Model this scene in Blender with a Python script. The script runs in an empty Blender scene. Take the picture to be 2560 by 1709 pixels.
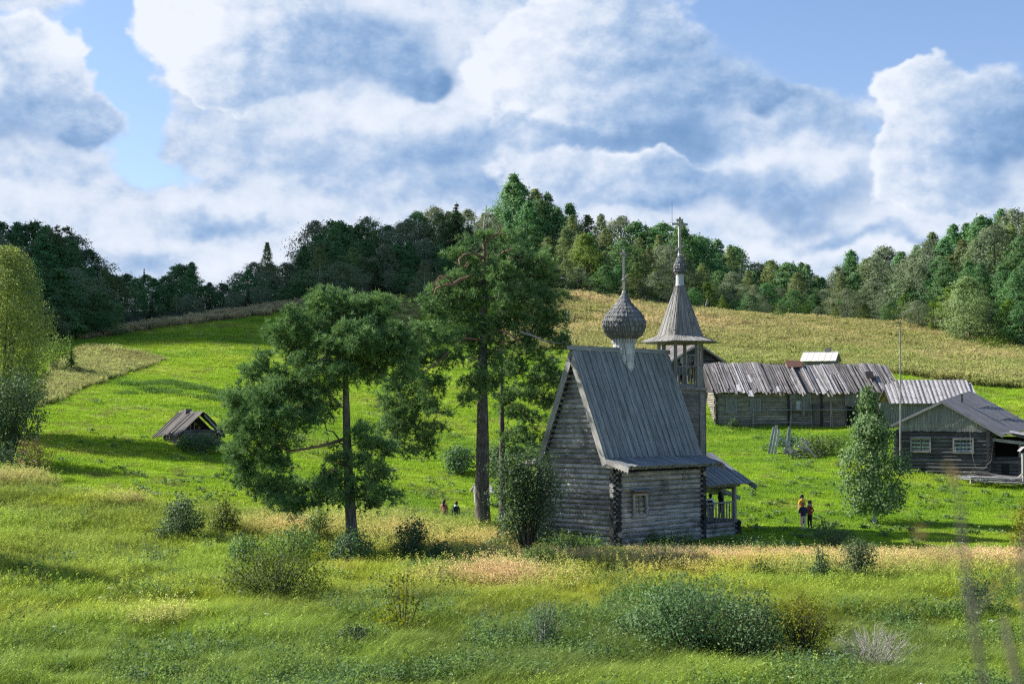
import bpy, bmesh, math, random
import numpy as np
from mathutils import Vector, Matrix
R = math.radians
S = bpy.context.scene
COL = S.collection

# ------------------------------------------------------------------ camera
F = 3555.0            # focal length in photo pixels (2560 wide) = 50 mm
PITCH = R(2.85)
EYE = Vector((0, 0, 7.0))
cam_d = bpy.data.cameras.new('camera')
cam_d.sensor_width = 36.0
cam_d.lens = F / 2560 * 36
cam_d.clip_start = 0.1
cam_d.clip_end = 20000
cam_d.dof.use_dof = True
cam_d.dof.focus_distance = 80
cam_d.dof.aperture_fstop = 2.2
cam = bpy.data.objects.new('camera', cam_d)
cam.location = EYE
cam.rotation_euler = (R(90) + PITCH, 0, 0)
COL.objects.link(cam)
S.camera = cam
S.view_settings.view_transform = 'Standard'
S.view_settings.look = 'None'
S.view_settings.exposure = 1.1
S.view_settings.gamma = 1.0
S.render.engine = 'CYCLES'
S.cycles.max_bounces = 5
S.cycles.diffuse_bounces = 3
S.cycles.transmission_bounces = 4
S.cycles.pixel_filter_type = 'BLACKMAN_HARRIS'
S.cycles.filter_width = 1.25
S.cycles.transparent_max_bounces = 8
S.cycles.use_denoising = False
S.cycles.caustics_reflective = False
S.cycles.caustics_refractive = False

# ------------------------------------------------------------------ sun and sky
TO_SUN = Vector((-0.76, 0.22, 0.62)).normalized()
sun_d = bpy.data.lights.new('sun', 'SUN')
sun_d.energy = 5.0
sun_d.angle = R(0.53)
sun_d.color = (1.0, 0.94, 0.84)
sun = bpy.data.objects.new('sun', sun_d)
sun.rotation_euler = TO_SUN.to_track_quat('Z', 'Y').to_euler()
sun.location = (-200, 50, 160)
COL.objects.link(sun)

world = bpy.data.worlds.new('World')
S.world = world
world.use_nodes = True
NT = world.node_tree
NT.nodes.clear()


class G:
    """small shader-node builder"""
    def __init__(self, tree):
        self.t = tree

    def n(self, typ, **kw):
        nd = self.t.nodes.new(typ)
        ins = kw.pop('ins', {})
        for k, v in kw.items():
            setattr(nd, k, v)
        for k, v in ins.items():
            self.put(nd.inputs[k], v)
        return nd

    def put(self, sock, v):
        if isinstance(v, bpy.types.NodeSocket):
            self.t.links.new(v, sock)
        else:
            sock.default_value = v

    def m(self, op, a, b=None, c=None, clamp=False):
        nd = self.t.nodes.new('ShaderNodeMath')
        nd.operation = op
        nd.use_clamp = clamp
        self.put(nd.inputs[0], a)
        if b is not None:
            self.put(nd.inputs[1], b)
        if c is not None:
            self.put(nd.inputs[2], c)
        return nd.outputs[0]

    def mix(self, f, a, b, mode='MIX'):
        nd = self.t.nodes.new('ShaderNodeMix')
        nd.data_type = 'RGBA'
        nd.blend_type = mode
        self.put(nd.inputs[0], f)
        self.put(nd.inputs[6], a)
        self.put(nd.inputs[7], b)
        return nd.outputs[2]

    def sstep(self, x, a, b, lo=0.0, hi=1.0):
        nd = self.t.nodes.new('ShaderNodeMapRange')
        nd.interpolation_type = 'SMOOTHSTEP'
        self.put(nd.inputs[0], x)
        nd.inputs[1].default_value = a
        nd.inputs[2].default_value = b
        nd.inputs[3].default_value = lo
        nd.inputs[4].default_value = hi
        return nd.outputs[0]

    def noise(self, vec, scale, detail=4.0, rough=0.5, dist=0.0, dim='3D'):
        nd = self.t.nodes.new('ShaderNodeTexNoise')
        nd.noise_dimensions = dim
        if vec is not None:
            self.put(nd.inputs['Vector'], vec)
        nd.inputs['Scale'].default_value = scale
        nd.inputs['Detail'].default_value = detail
        nd.inputs['Roughness'].default_value = rough
        nd.inputs['Distortion'].default_value = dist
        return nd.outputs['Fac']

    def xyz(self, x, y, z=0.0):
        nd = self.t.nodes.new('ShaderNodeCombineXYZ')
        self.put(nd.inputs[0], x)
        self.put(nd.inputs[1], y)
        self.put(nd.inputs[2], z)
        return nd.outputs[0]


def sky_uv(px, py):
    u = math.atan((px - 1280) / F)
    return u, (1031 - py) / F * math.cos(u)


g = G(NT)
gen = g.n('ShaderNodeTexCoord').outputs['Generated']
sep = g.n('ShaderNodeSeparateXYZ', ins={0: gen})
az = g.m('ARCTAN2', sep.outputs[0], sep.outputs[1])
hor = g.m('SQRT', g.m('ADD', g.m('MULTIPLY', sep.outputs[0], sep.outputs[0]), g.m('MULTIPLY', sep.outputs[1], sep.outputs[1])))
el = g.m('DIVIDE', sep.outputs[2], g.m('MAXIMUM', hor, 0.05))
P0 = g.xyz(az, g.m('MULTIPLY', el, 1.25))
wn_ = g.n('ShaderNodeTexNoise', noise_dimensions='3D', ins={'Vector': g.xyz(az, el, 3.1), 'Scale': 11.0, 'Detail': 4.0, 'Roughness': 0.58}).outputs['Color']
wv_ = g.n('ShaderNodeVectorMath', operation='MULTIPLY_ADD', ins={0: wn_, 1: (0.085, 0.07, 0.0), 2: g.xyz(g.m('ADD', az, -0.0425), g.m('ADD', el, -0.035))}).outputs[0]


def blobs(lst):
    """soft sum of ellipses given as (px, py, rx, ry, weight[, tilt]) in photo pixels, turned into sky directions"""
    acc = None
    for b in lst:
        px, py, rx, ry, wt = b[:5]
        cu, cv = sky_uv(px, py)
        v = g.n('ShaderNodeVectorMath', operation='SUBTRACT', ins={0: wv_, 1: (cu, cv, 0)}).outputs[0]
        if len(b) > 5 and b[5]:
            v = g.n('ShaderNodeVectorRotate', rotation_type='Z_AXIS', ins={'Vector': v, 'Angle': -R(b[5])}).outputs[0]
        v = g.n('ShaderNodeVectorMath', operation='MULTIPLY', ins={0: v, 1: (F / rx, F / ry, 0)}).outputs[0]
        r2 = g.n('ShaderNodeVectorMath', operation='DOT_PRODUCT', ins={0: v, 1: v}).outputs['Value']
        e = g.m('MULTIPLY_ADD', r2, -0.62, 1.0, clamp=True)
        e = g.m('MULTIPLY', e, e)
        acc = g.m('MULTIPLY', e, wt) if acc is None else g.m('MULTIPLY_ADD', e, wt, acc)
    return acc


# a pale thin deck with blue openings far behind, and heaped clouds in front of it
HOLE = [(2230, 40, 560, 190, 2.2, -8), (1960, 120, 200, 130, 1.6, -40), (225, 110, 130, 210, 1.9, -20), (310, 330, 90, 170, 1.5, 25),
        (430, 430, 110, 45, 0.8, 0), (1345, 25, 70, 30, 1.2), (2500, 130, 120, 110, 1.2), (20, 30, 90, 60, .4), (2160, 300, 70, 80, .6), (1640, 620, 260, 40, .35)]
DARK = [(300, 640, 320, 40, .4), (560, 560, 160, 40, .7), (1000, 420, 300, 70, .7), (1150, 330, 260, 80, .6), (1640, 370, 300, 70, .8), (2050, 330, 160, 90, .6), (2200, 590, 250, 30, .6), (1300, 490, 330, 50, .6)]
LITE = [(950, 430, 130, 50, .8), (1300, 405, 60, 60, .7), (500, 500, 330, 60, .8), (1000, 290, 220, 40, .8), (100, 500, 200, 60, .7), (2100, 620, 400, 30, .7), (620, 660, 300, 40, .6), (300, 580, 200, 50, .5)]
# each heap: (ellipses, shade centre, shade reach, towards-the-dark direction, shade bias, edge softness)
HEAPS = [
    ([(1900, 500, 470, 90), (1430, 445, 240, 80), (1640, 470, 190, 70)], (1800, 475), 170, (.2, 1.0), .20, .30),
    ([(1330, 150, 220, 190), (1560, 200, 270, 190), (1790, 205, 180, 130), (1480, 50, 230, 100), (1690, 90, 120, 100), (1930, 260, 90, 60)], (1560, 190), 420, (1.0, .55), -.03, .26),
    ([(450, 90, 170, 150), (700, 100, 280, 170), (980, 120, 180, 150), (600, 215, 260, 50), (1060, 190, 110, 70)], (770, 120), 330, (1.0, .45), .05, .24),
    ([(20, 310, 250, 110), (80, 190, 90, 100), (0, 80, 140, 80), (205, 330, 80, 70)], (100, 240), 200, (-.35, 1.0), .12, .24),
    ([(2290, 190, 130, 85), (2400, 290, 180, 180), (2550, 340, 150, 180), (2240, 400, 100, 130), (2340, 490, 180, 50)], (2390, 300), 230, (1.0, .5), .01, .22),
]
fb = g.noise(P0, 16.0, 9.0, 0.62)
fb2 = g.noise(g.xyz(az, g.m('MULTIPLY', el, 1.5), 5.3), 7.0, 5.0, 0.55)
fbs = g.noise(g.xyz(g.m('ADD', az, -0.009), g.m('MULTIPLY', g.m('ADD', el, 0.008), 1.25)), 16.0, 9.0, 0.62)
puff = g.m('SUBTRACT', fb, fbs)
fbc = g.m('SUBTRACT', fb, 0.5)
hole = blobs(HOLE)
shade = blobs(DARK + [(b[0], b[1], b[2], b[3], -0.55 * b[4]) + tuple(b[5:]) for b in LITE])
# unseen deck overhead and to the sides made open blue, for dimmer ambient light
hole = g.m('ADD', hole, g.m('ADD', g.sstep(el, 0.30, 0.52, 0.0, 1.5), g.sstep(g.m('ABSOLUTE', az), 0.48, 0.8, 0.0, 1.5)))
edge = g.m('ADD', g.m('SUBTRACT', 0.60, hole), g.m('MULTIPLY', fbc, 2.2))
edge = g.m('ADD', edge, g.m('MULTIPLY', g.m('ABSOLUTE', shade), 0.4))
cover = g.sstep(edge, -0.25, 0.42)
dk = g.m('ADD', shade, g.m('MULTIPLY', g.m('SUBTRACT', fb2, 0.5), 1.5))
dk = g.m('ADD', dk, g.m('MULTIPLY', fbc, 0.6))
dk = g.m('SUBTRACT', dk, g.m('MULTIPLY', puff, 2.3))
TONES = ((0.0, (0.410, 0.433, 0.479, 1)), (0.25, (0.328, 0.369, 0.437, 1)), (0.48, (0.216, 0.281, 0.386, 1)), (0.74, (0.132, 0.207, 0.332, 1)), (1.0, (0.085, 0.155, 0.275, 1)))


def toned(f):
    ramp = g.n('ShaderNodeValToRGB', ins={0: f})
    er = ramp.color_ramp.elements
    er[0].position, er[0].color = TONES[0]
    er[1].position, er[1].color = TONES[-1]
    for pos, c in TONES[1:-1]:
        x = er.new(pos)
        x.color = c
    return ramp.outputs[0]


cloud = toned(g.sstep(g.m('MULTIPLY_ADD', dk, 0.54, 0.325), -0.12, 1.12))
sky_t = g.n('ShaderNodeTexSky', sky_type='NISHITA', sun_disc=False)
sky_t.sun_elevation = math.asin(TO_SUN.z)
sky_t.sun_rotation = math.atan2(TO_SUN.x, TO_SUN.y)
sky_t.air_density = 1.0
sky_t.dust_density = 0.7
sky_t.ozone_density = 1.5
SKY_STRENGTH = 0.0715
skyc = g.n('ShaderNodeVectorMath', operation='SCALE', ins={0: sky_t.outputs[0], 'Scale': SKY_STRENGTH}).outputs[0]
skyc = g.n('ShaderNodeVectorMath', operation='MULTIPLY', ins={0: skyc, 1: (1.0, 1.04, 1.18)}).outputs[0]
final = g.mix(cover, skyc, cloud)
for ells, cen, reach, dr, bias, soft in HEAPS:
    D = blobs([e + (1.0,) for e in ells])
    cu, cv = sky_uv(*cen)
    dl = math.hypot(*dr)
    vv = g.n('ShaderNodeVectorMath', operation='SUBTRACT', ins={0: wv_, 1: (cu, cv, 0)}).outputs[0]
    sv = g.n('ShaderNodeVectorMath', operation='DOT_PRODUCT', ins={0: vv, 1: (dr[0] / dl * F / reach, -dr[1] / dl * F / reach, 0)}).outputs['Value']
    soft_v = g.sstep(sv, -0.3, 0.6, soft, 0.80)
    raw = g.m('ADD', g.m('ADD', D, -0.28), g.m('MULTIPLY', fbc, 1.2))
    mask = g.n('ShaderNodeMapRange', interpolation_type='SMOOTHSTEP', ins={0: raw, 1: 0.0, 2: soft_v, 3: 0.0, 4: 1.0}).outputs[0]
    core = g.sstep(D, 0.2, 1.0, -0.13, 0.10)
    t_ = g.m('ADD', g.m('MULTIPLY_ADD', sv, 0.50, 0.335 + bias), core)
    t_ = g.m('ADD', t_, g.m('MULTIPLY', g.m('SUBTRACT', fb2, 0.5), 1.0))
    t_ = g.m('SUBTRACT', t_, g.m('MULTIPLY', puff, 1.5))
    final = g.mix(mask, final, toned(t_))
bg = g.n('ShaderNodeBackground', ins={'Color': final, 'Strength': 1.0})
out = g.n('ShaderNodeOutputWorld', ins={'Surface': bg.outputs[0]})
world.cycles.sampling_method = 'NONE'

# ------------------------------------------------------------------ mesh helpers
rng = random.Random(7)
nrg = np.random.default_rng(11)
CT, SN = math.cos(PITCH), math.sin(PITCH)


def ray(px, py):
    a, b = (px - 1280) / F, (854.5 - py) / F
    return np.array([a, CT - b * SN, SN + b * CT])


def pt(px, py, y):
    """world point seen at photo pixel (px, py), y metres in front of the camera"""
    d = ray(px, py)
    d = d / d[1] * y
    return np.array([d[0], d[1], d[2] + 7.0])


def to_px(P):
    P = np.asarray(P, float)
    x, y, z = P[..., 0], P[..., 1], P[..., 2] - 7.0
    w = np.maximum(y * CT + z * SN, 1e-3)
    return 1280 + F * x / w, 854.5 - F * (-y * SN + z * CT) / w


def hash2(ix, iy, seed):
    h = (ix.astype(np.int64) * 374761393 + iy.astype(np.int64) * 668265263 + seed * 69069) & 0xffffffff
    h = ((h ^ (h >> 13)) * 1274126177) & 0xffffffff
    return ((h ^ (h >> 16)) & 0xffff) / 65535.0


def vnoise(x, y, scale, seed, octaves=3):
    x = np.asarray(x, float) / scale
    y = np.asarray(y, float) / scale
    tot, amp, nrm = 0.0, 1.0, 0.0
    for o in range(octaves):
        ix, iy = np.floor(x), np.floor(y)
        fx, fy = x - ix, y - iy
        fx, fy = fx * fx * (3 - 2 * fx), fy * fy * (3 - 2 * fy)
        v = (hash2(ix, iy, seed + o) * (1 - fx) + hash2(ix + 1, iy, seed + o) * fx) * (1 - fy) + \
            (hash2(ix, iy + 1, seed + o) * (1 - fx) + hash2(ix + 1, iy + 1, seed + o) * fx) * fy
        tot = tot + amp * v
        nrm += amp
        x, y, amp = x * 2.03 + 17, y * 2.03 + 5, amp * 0.5
    return tot / nrm


def in_poly(px, py, poly):
    px, py = np.asarray(px, float), np.asarray(py, float)
    ins = np.zeros(px.shape, bool)
    n = len(poly)
    for i in range(n):
        x0, y0 = poly[i]
        x1, y1 = poly[(i + 1) % n]
        c = ((y0 > py) != (y1 > py)) & (px < (x1 - x0) * (py - y0) / (y1 - y0 + 1e-9) + x0)
        ins ^= c
    return ins


def link(name, me, mats, parent=None):
    o = bpy.data.objects.new(name, me)
    COL.objects.link(o)
    for m in (mats if isinstance(mats, (list, tuple)) else [mats]):
        me.materials.append(m)
    if parent is not None:
        o.parent = parent
    return o


def np_mesh(name, V, faces, smooth=False, midx=None, attrs=None):
    """faces: list of (M,k) int arrays"""
    me = bpy.data.meshes.new(name)
    V = np.asarray(V, np.float32)
    me.vertices.add(len(V))
    me.vertices.foreach_set('co', V.ravel())
    loops = np.concatenate([f.ravel() for f in faces]).astype(np.int32)
    sizes = np.concatenate([np.full(len(f), f.shape[1]) for f in faces]).astype(np.int32)
    starts = np.concatenate([[0], np.cumsum(sizes)[:-1]]).astype(np.int32)
    me.loops.add(len(loops))
    me.loops.foreach_set('vertex_index', loops)
    me.polygons.add(len(sizes))
    me.polygons.foreach_set('loop_start', starts)
    me.polygons.foreach_set('loop_total', sizes)
    if smooth:
        me.polygons.foreach_set('use_smooth', np.ones(len(sizes), bool))
    if midx is not None:
        me.polygons.foreach_set('material_index', np.asarray(midx, np.int32))
    for k, a in (attrs or {}).items():
        a = np.asarray(a, np.float32)
        typ = 'FLOAT' if a.ndim == 1 else 'FLOAT_VECTOR'
        at = me.attributes.new(k, typ, 'POINT')
        at.data.foreach_set('value' if a.ndim == 1 else 'vector', a.ravel())
    me.update(calc_edges=True)
    return me


class MB:
    """collects boxes, tubes and panels into one mesh; each piece carries its own grain coordinates"""
    def __init__(self):
        self.v, self.f, self.gr, self.mi, self.sm = [], [], [], [], []

    def add(self, vs, fs, gr, mi=0, smooth=False):
        b = len(self.v)
        self.v += [tuple(map(float, p)) for p in vs]
        self.gr += gr
        for f in fs:
            self.f.append([b + i for i in f])
            self.mi.append(mi)
            self.sm.append(smooth)

    def hexa(self, c8, mi=0, seed=None, axis=None):
        """box from 8 corners: bottom ring 0-3, top ring 4-7"""
        c8 = [np.asarray(c, float) for c in c8]
        seed = rng.random() * 50 if seed is None else seed
        ax = [np.linalg.norm(c8[1] - c8[0]), np.linalg.norm(c8[3] - c8[0]), np.linalg.norm(c8[4] - c8[0])]
        k = int(np.argmax(ax)) if axis is None else axis
        dirs = [c8[1] - c8[0], c8[3] - c8[0], c8[4] - c8[0]]
        dirs = [d / (np.linalg.norm(d) + 1e-9) for d in dirs]
        a, b2 = dirs[k], [dirs[i] for i in range(3) if i != k]
        gr = []
        for c in c8:
            d = c - c8[0]
            gr.append((float(d @ a), float(d @ b2[0] + d @ b2[1]), seed))
        self.add(c8, [(3, 2, 1, 0), (4, 5, 6, 7), (0, 1, 5, 4), (1, 2, 6, 5), (2, 3, 7, 6), (3, 0, 4, 7)], gr, mi)

    def box(self, c, s, rz=0.0, mi=0, tilt=None, seed=None):
        c = np.asarray(c, float)
        h = np.asarray(s, float) / 2
        M = np.array(Matrix.Rotation(rz, 3, 'Z'))
        if tilt is not None:
            M = M @ np.array(Matrix.Rotation(tilt[1], 3, tilt[0]))
        k = [(-1, -1, -1), (1, -1, -1), (1, 1, -1), (-1, 1, -1), (-1, -1, 1), (1, -1, 1), (1, 1, 1), (-1, 1, 1)]
        self.hexa([c + M @ (np.array(q) * h) for q in k], mi, seed)

    def bar(self, a, b, w, t, up=(0, 0, 1), mi=0, seed=None):
        """square-section beam from a to b; w across, t along up"""
        a, b = np.asarray(a, float), np.asarray(b, float)
        d = b - a
        d /= np.linalg.norm(d) + 1e-9
        u = np.asarray(up, float)
        s = np.cross(d, u)
        if np.linalg.norm(s) < 1e-4:
            s = np.cross(d, (1, 0, 0))
        s /= np.linalg.norm(s)
        u = np.cross(s, d)
        s, u = s * w / 2, u * t / 2
        self.hexa([a - s - u, b - s - u, b + s - u, a + s - u, a - s + u, b - s + u, b + s + u, a + s + u], mi, seed)

    def tube(self, pts, rad, n=8, mi=0, caps=True, smooth=True, seed=None, wob=0.0):
        pts = [np.asarray(p, float) for p in pts]
        if not hasattr(rad, '__len__'):
            rad = [rad] * len(pts)
        seed = rng.random() * 50 if seed is None else seed
        vs, gr, fs = [], [], []
        L = 0.0
        pu = None
        for i, p in enumerate(pts):
            d = pts[min(i + 1, len(pts) - 1)] - pts[max(i - 1, 0)]
            d = d / (np.linalg.norm(d) + 1e-9)
            if pu is None:
                u = np.array((0, 0, 1.0)) if abs(d[2]) < 0.9 else np.array((1.0, 0, 0))
            else:
                u = pu
            s = np.cross(d, u)
            s /= np.linalg.norm(s) + 1e-9
            u = np.cross(s, d)
            pu = u
            if i:
                L += np.linalg.norm(p - pts[i - 1])
            for k in range(n):
                a = 2 * math.pi * k / n
                rr = rad[i] * (1 + (rng.random() - .5) * wob)
                vs.append(p + (s * math.cos(a) + u * math.sin(a)) * rr)
                gr.append((L, abs((k / n) * 2 - 1) * rad[i] * 3, seed))
        for i in range(len(pts) - 1):
            for k in range(n):
                a, b = i * n + k, i * n + (k + 1) % n
                fs.append((a, b, b + n, a + n))
        self.add(vs, fs, gr, mi, smooth)
        if caps:
            m = len(pts) - 1
            for ring, flip in ((0, True), (m, False)):
                idx = list(range(ring * n, ring * n + n))
                self.add([vs[i] for i in idx], [tuple(reversed(range(n))) if flip else tuple(range(n))],
                         [(gr[i][1], gr[i][1] * 2, seed) for i in idx], mi, False)

    def lathe(self, prof, n=16, c=(0, 0, 0), mi=0, smooth=True, rot=0.0):
        """profile of (radius, z)"""
        vs, gr, fs = [], [], []
        for r, z in prof:
            for k in range(n):
                a = 2 * math.pi * k / n + rot
                vs.append((c[0] + r * math.cos(a), c[1] + r * math.sin(a), c[2] + z))
                gr.append((z, a * max(r, .2), k * 3.7))
        for i in range(len(prof) - 1):
            for k in range(n):
                a, b = i * n + k, i * n + (k + 1) % n
                fs.append((a, b, b + n, a + n))
        self.add(vs, fs, gr, mi, smooth)

    def poly(self, pts, mi=0, seed=None):
        seed = rng.random() * 50 if seed is None else seed
        p0 = np.asarray(pts[0], float)
        self.add(pts, [tuple(range(len(pts)))], [(float(p[2] - p0[2]), float(p[0] - p0[0] + p[1] - p0[1]), seed) for p in np.asarray(pts, float)], mi)

    def build(self, name, mats, parent=None):
        me = bpy.data.meshes.new(name)
        me.from_pydata(self.v, [], self.f)
        me.polygons.foreach_set('material_index', np.array(self.mi, np.int32))
        me.polygons.foreach_set('use_smooth', np.array(self.sm, bool))
        at = me.attributes.new('gr', 'FLOAT_VECTOR', 'POINT')
        at.data.foreach_set('vector', np.array(self.gr, np.float32).ravel())
        me.update()
        return link(name, me, mats, parent)


def thing(name, label, cat, loc=(0, 0, 0), rz=0.0, group=None):
    o = bpy.data.objects.new(name, None)
    COL.objects.link(o)
    o.empty_display_size = 0.3
    o.location = tuple(map(float, loc))
    o.rotation_euler = (0, 0, rz)
    return tag(o, label, cat, group)


def tag(o, label, cat, group=None):
    o['label'] = label
    o['category'] = cat
    if group:
        o['group'] = group
    return o


# ------------------------------------------------------------------ materials
def mat(name):
    m = bpy.data.materials.new(name)
    m.use_nodes = True
    t = m.node_tree
    t.nodes.clear()
    return m, G(t)


def finish(gg, shader, disp=None):
    gg.n('ShaderNodeOutputMaterial', ins={'Surface': shader})


def col4(c):
    return (c[0], c[1], c[2], 1.0)


def wood(name, dark, light, var=0.35, stain=(0.05, 0.05, 0.05), stain_amt=0.5, fine=1.0, moss=None, bump=0.5, rough=0.85, sc=1.0):
    """weathered timber: streaks run along each piece, each piece has its own tone, stains sit where they like"""
    m, q = mat(name)
    gr = q.n('ShaderNodeAttribute', attribute_name='gr').outputs['Vector']
    sp = q.n('ShaderNodeSeparateXYZ', ins={0: gr})
    long_ = q.m('MULTIPLY', sp.outputs[0], 0.8 * sc)
    acr = q.m('MULTIPLY', sp.outputs[1], 14.0 * fine)
    v = q.xyz(long_, acr, q.m('MULTIPLY', sp.outputs[2], 3.0))
    n1 = q.noise(v, 1.0, 5.0, 0.65)
    v2 = q.xyz(q.m('MULTIPLY', sp.outputs[0], 2.5), q.m('MULTIPLY', sp.outputs[1], 40.0 * fine), sp.outputs[2])
    n2 = q.noise(v2, 1.0, 3.0, 0.6)
    ob = q.n('ShaderNodeTexCoord').outputs['Object']
    n3 = q.noise(ob, 0.9, 5.0, 0.62)
    wn = q.n('ShaderNodeTexWhiteNoise', noise_dimensions='1D', ins={'W': sp.outputs[2]}).outputs['Value']
    f = q.m('ADD', q.m('MULTIPLY', n1, 0.65), q.m('MULTIPLY', n2, 0.35))
    f = q.sstep(f, 0.32, 0.68)
    c = q.mix(f, col4(dark), col4(light))
    tone = q.m('MULTIPLY_ADD', wn, var, 1.0 - var * 0.5)
    c = q.n('ShaderNodeVectorMath', operation='SCALE', ins={0: c, 'Scale': tone}).outputs[0]
    st = q.m('MULTIPLY', q.sstep(n3, 0.5, 0.72), stain_amt)
    c = q.mix(st, c, col4(stain))
    if moss:
        n4 = q.noise(ob, 2.3, 5.0, 0.6)
        c = q.mix(q.m('MULTIPLY', q.sstep(n4, 0.52, 0.66), moss[3]), c, col4(moss))
    b = q.n('ShaderNodeBump', ins={'Strength': bump, 'Distance': 0.03, 'Height': q.m('ADD', n1, q.m('MULTIPLY', n2, 0.5))})
    p = q.n('ShaderNodeBsdfPrincipled', ins={'Base Color': c, 'Roughness': rough, 'Normal': b.outputs[0], 'Specular IOR Level': 0.25})
    finish(q, p.outputs[0])
    return m


def plain(name, c, rough=0.6, metallic=0.0, var=0.15, scale=6.0, spec=0.3):
    m, q = mat(name)
    ob = q.n('ShaderNodeTexCoord').outputs['Object']
    n = q.noise(ob, scale, 4.0, 0.6)
    k = q.m('MULTIPLY_ADD', q.m('SUBTRACT', n, 0.5), var * 2.5, 1.0)
    cc = q.n('ShaderNodeVectorMath', operation='SCALE', ins={0: c, 'Scale': k}).outputs[0]
    p = q.n('ShaderNodeBsdfPrincipled', ins={'Base Color': cc, 'Roughness': rough, 'Metallic': metallic, 'Specular IOR Level': spec})
    finish(q, p.outputs[0])
    return m


def leaf(name, c1, c2, trans=0.35, rough=0.5, spec=0.35, objvar=0.25, c3=None):
    rough, spec = max(rough, .58), spec * .45
    """foliage: per-leaf tone from the mesh attribute rnd, per-tree tone from the object"""
    m, q = mat(name)
    rnd = q.n('ShaderNodeAttribute', attribute_name='rnd').outputs['Fac']
    c = q.mix(rnd, col4(c1), col4(c2))
    if c3:
        c = q.mix(q.sstep(rnd, 0.86, 0.97), c, col4(c3))
    oi = q.n('ShaderNodeObjectInfo').outputs['Random']
    k = q.m('MULTIPLY_ADD', oi, objvar, 1.0 - objvar / 2)
    hv = q.n('ShaderNodeHueSaturation', ins={'Hue': q.m('MULTIPLY_ADD', q.m('FRACT', q.m('MULTIPLY', oi, 7.3)), 0.026 * (objvar > 0), 0.5 - 0.005 * (objvar > 0)), 'Color': c, 'Value': k})
    p = q.n('ShaderNodeBsdfPrincipled', ins={'Base Color': hv.outputs[0], 'Roughness': rough, 'Specular IOR Level': spec})
    tc = q.n('ShaderNodeHueSaturation', ins={'Hue': 0.485, 'Saturation': 1.15, 'Value': 1.5, 'Color': hv.outputs[0]})
    tr = q.n('ShaderNodeBsdfTranslucent', ins={'Color': tc.outputs[0]})
    mx = q.n('ShaderNodeMixShader', ins={0: trans, 1: p.outputs[0], 2: tr.outputs[0]})
    finish(q, mx.outputs[0])
    return m


def grass_mat(name, trans=0.35):
    """blades: colour comes from the tuft's own tint, tone from rnd (blade) and hgt (paler dry tips)"""
    m, q = mat(name)
    tint = q.n('ShaderNodeAttribute', attribute_name='tint', attribute_type='INSTANCER').outputs['Color']
    rnd = q.n('ShaderNodeAttribute', attribute_name='rnd').outputs['Fac']
    hgt = q.n('ShaderNodeAttribute', attribute_name='hgt').outputs['Fac']
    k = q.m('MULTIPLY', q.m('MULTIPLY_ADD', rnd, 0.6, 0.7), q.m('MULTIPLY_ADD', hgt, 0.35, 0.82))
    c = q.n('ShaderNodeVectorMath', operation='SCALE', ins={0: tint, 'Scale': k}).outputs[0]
    p = q.n('ShaderNodeBsdfPrincipled', ins={'Base Color': c, 'Roughness': 0.6, 'Specular IOR Level': 0.2})
    tr = q.n('ShaderNodeBsdfTranslucent', ins={'Color': q.n('ShaderNodeVectorMath', operation='SCALE', ins={0: c, 'Scale': 1.3}).outputs[0]})
    mx = q.n('ShaderNodeMixShader', ins={0: trans, 1: p.outputs[0], 2: tr.outputs[0]})
    finish(q, mx.outputs[0])
    return m


# ------------------------------------------------------------------ terrain
CP = []
for px, py, d in [
    (-500, 1700, 42), (300, 1709, 42), (1000, 1709, 42), (1700, 1709, 42), (2400, 1709, 42), (3100, 1700, 42),
    (300, 1600, 49), (1000, 1600, 50), (1700, 1600, 50), (2400, 1600, 50),
    (1000, 1500, 58), (1700, 1500, 58), (2400, 1500, 58), (3000, 1500, 58),
    (900, 1420, 66.5), (1300, 1420, 67), (1700, 1420, 66.5), (2200, 1425, 66), (2700, 1430, 66),
    (0, 1500, 54), (0, 1400, 62), (300, 1400, 66), (-400, 1400, 60), (0, 1250, 78), (-400, 1200, 80), (0, 1150, 94), (300, 1150, 97), (300, 1260, 80),
    (600, 1300, 80), (600, 1200, 92), (600, 1100, 108), (300, 1050, 115), (0, 1050, 110), (-400, 1020, 115), (480, 1112, 104), (600, 1000, 130), (300, 960, 135), (150, 960, 130), (0, 960, 126),
    (600, 900, 157), (300, 900, 155), (150, 900, 148), (0, 890, 145), (-400, 860, 150), (700, 800, 185), (500, 805, 181), (300, 835, 172), (150, 855, 166), (0, 870, 160), (-300, 840, 165),
    (900, 745, 205), (700, 768, 200), (500, 785, 195),
    (900, 1290, 82), (1110, 1321, 85), (1000, 1180, 106), (1000, 1080, 125), (1000, 960, 150), (1000, 850, 178), (1000, 760, 203),
    (1205, 1325, 77.5), (885, 1400, 70), (1300, 1180, 108), (1300, 1000, 142), (1300, 870, 172), (1300, 800, 192), (1290, 728, 212),
    (1850, 1250, 92), (2007, 1330, 80), (2180, 1310, 84), (2450, 1325, 82), (2450, 1250, 93), (2300, 1178, 104), (2520, 1182, 106), (2900, 1180, 104), (2900, 1320, 82), (1850, 1150, 112), (2000, 1100, 124),
    (1790, 1060, 136), (2000, 1062, 136), (2210, 1064, 136), (2000, 905, 168), (1700, 905, 165), (1740, 945, 150), (2050, 925, 153), (2300, 1060, 127), (2480, 968, 152), (2480, 920, 175), (2560, 880, 195), (2900, 900, 180),
    (2400, 850, 205), (2200, 812, 218), (1950, 792, 225), (1700, 775, 222), (1500, 748, 215), (1400, 737, 214)]:
    CP.append(pt(px, py, d))
for x, y in [(3.4, 75.5), (5.3, 73.6), (1.6, 77.3), (8.5, 80.5), (10.3, 78.6), (6.6, 82.4), (12.5, 82)]:
    CP.append(np.array([x, y, 0.0]))
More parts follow.
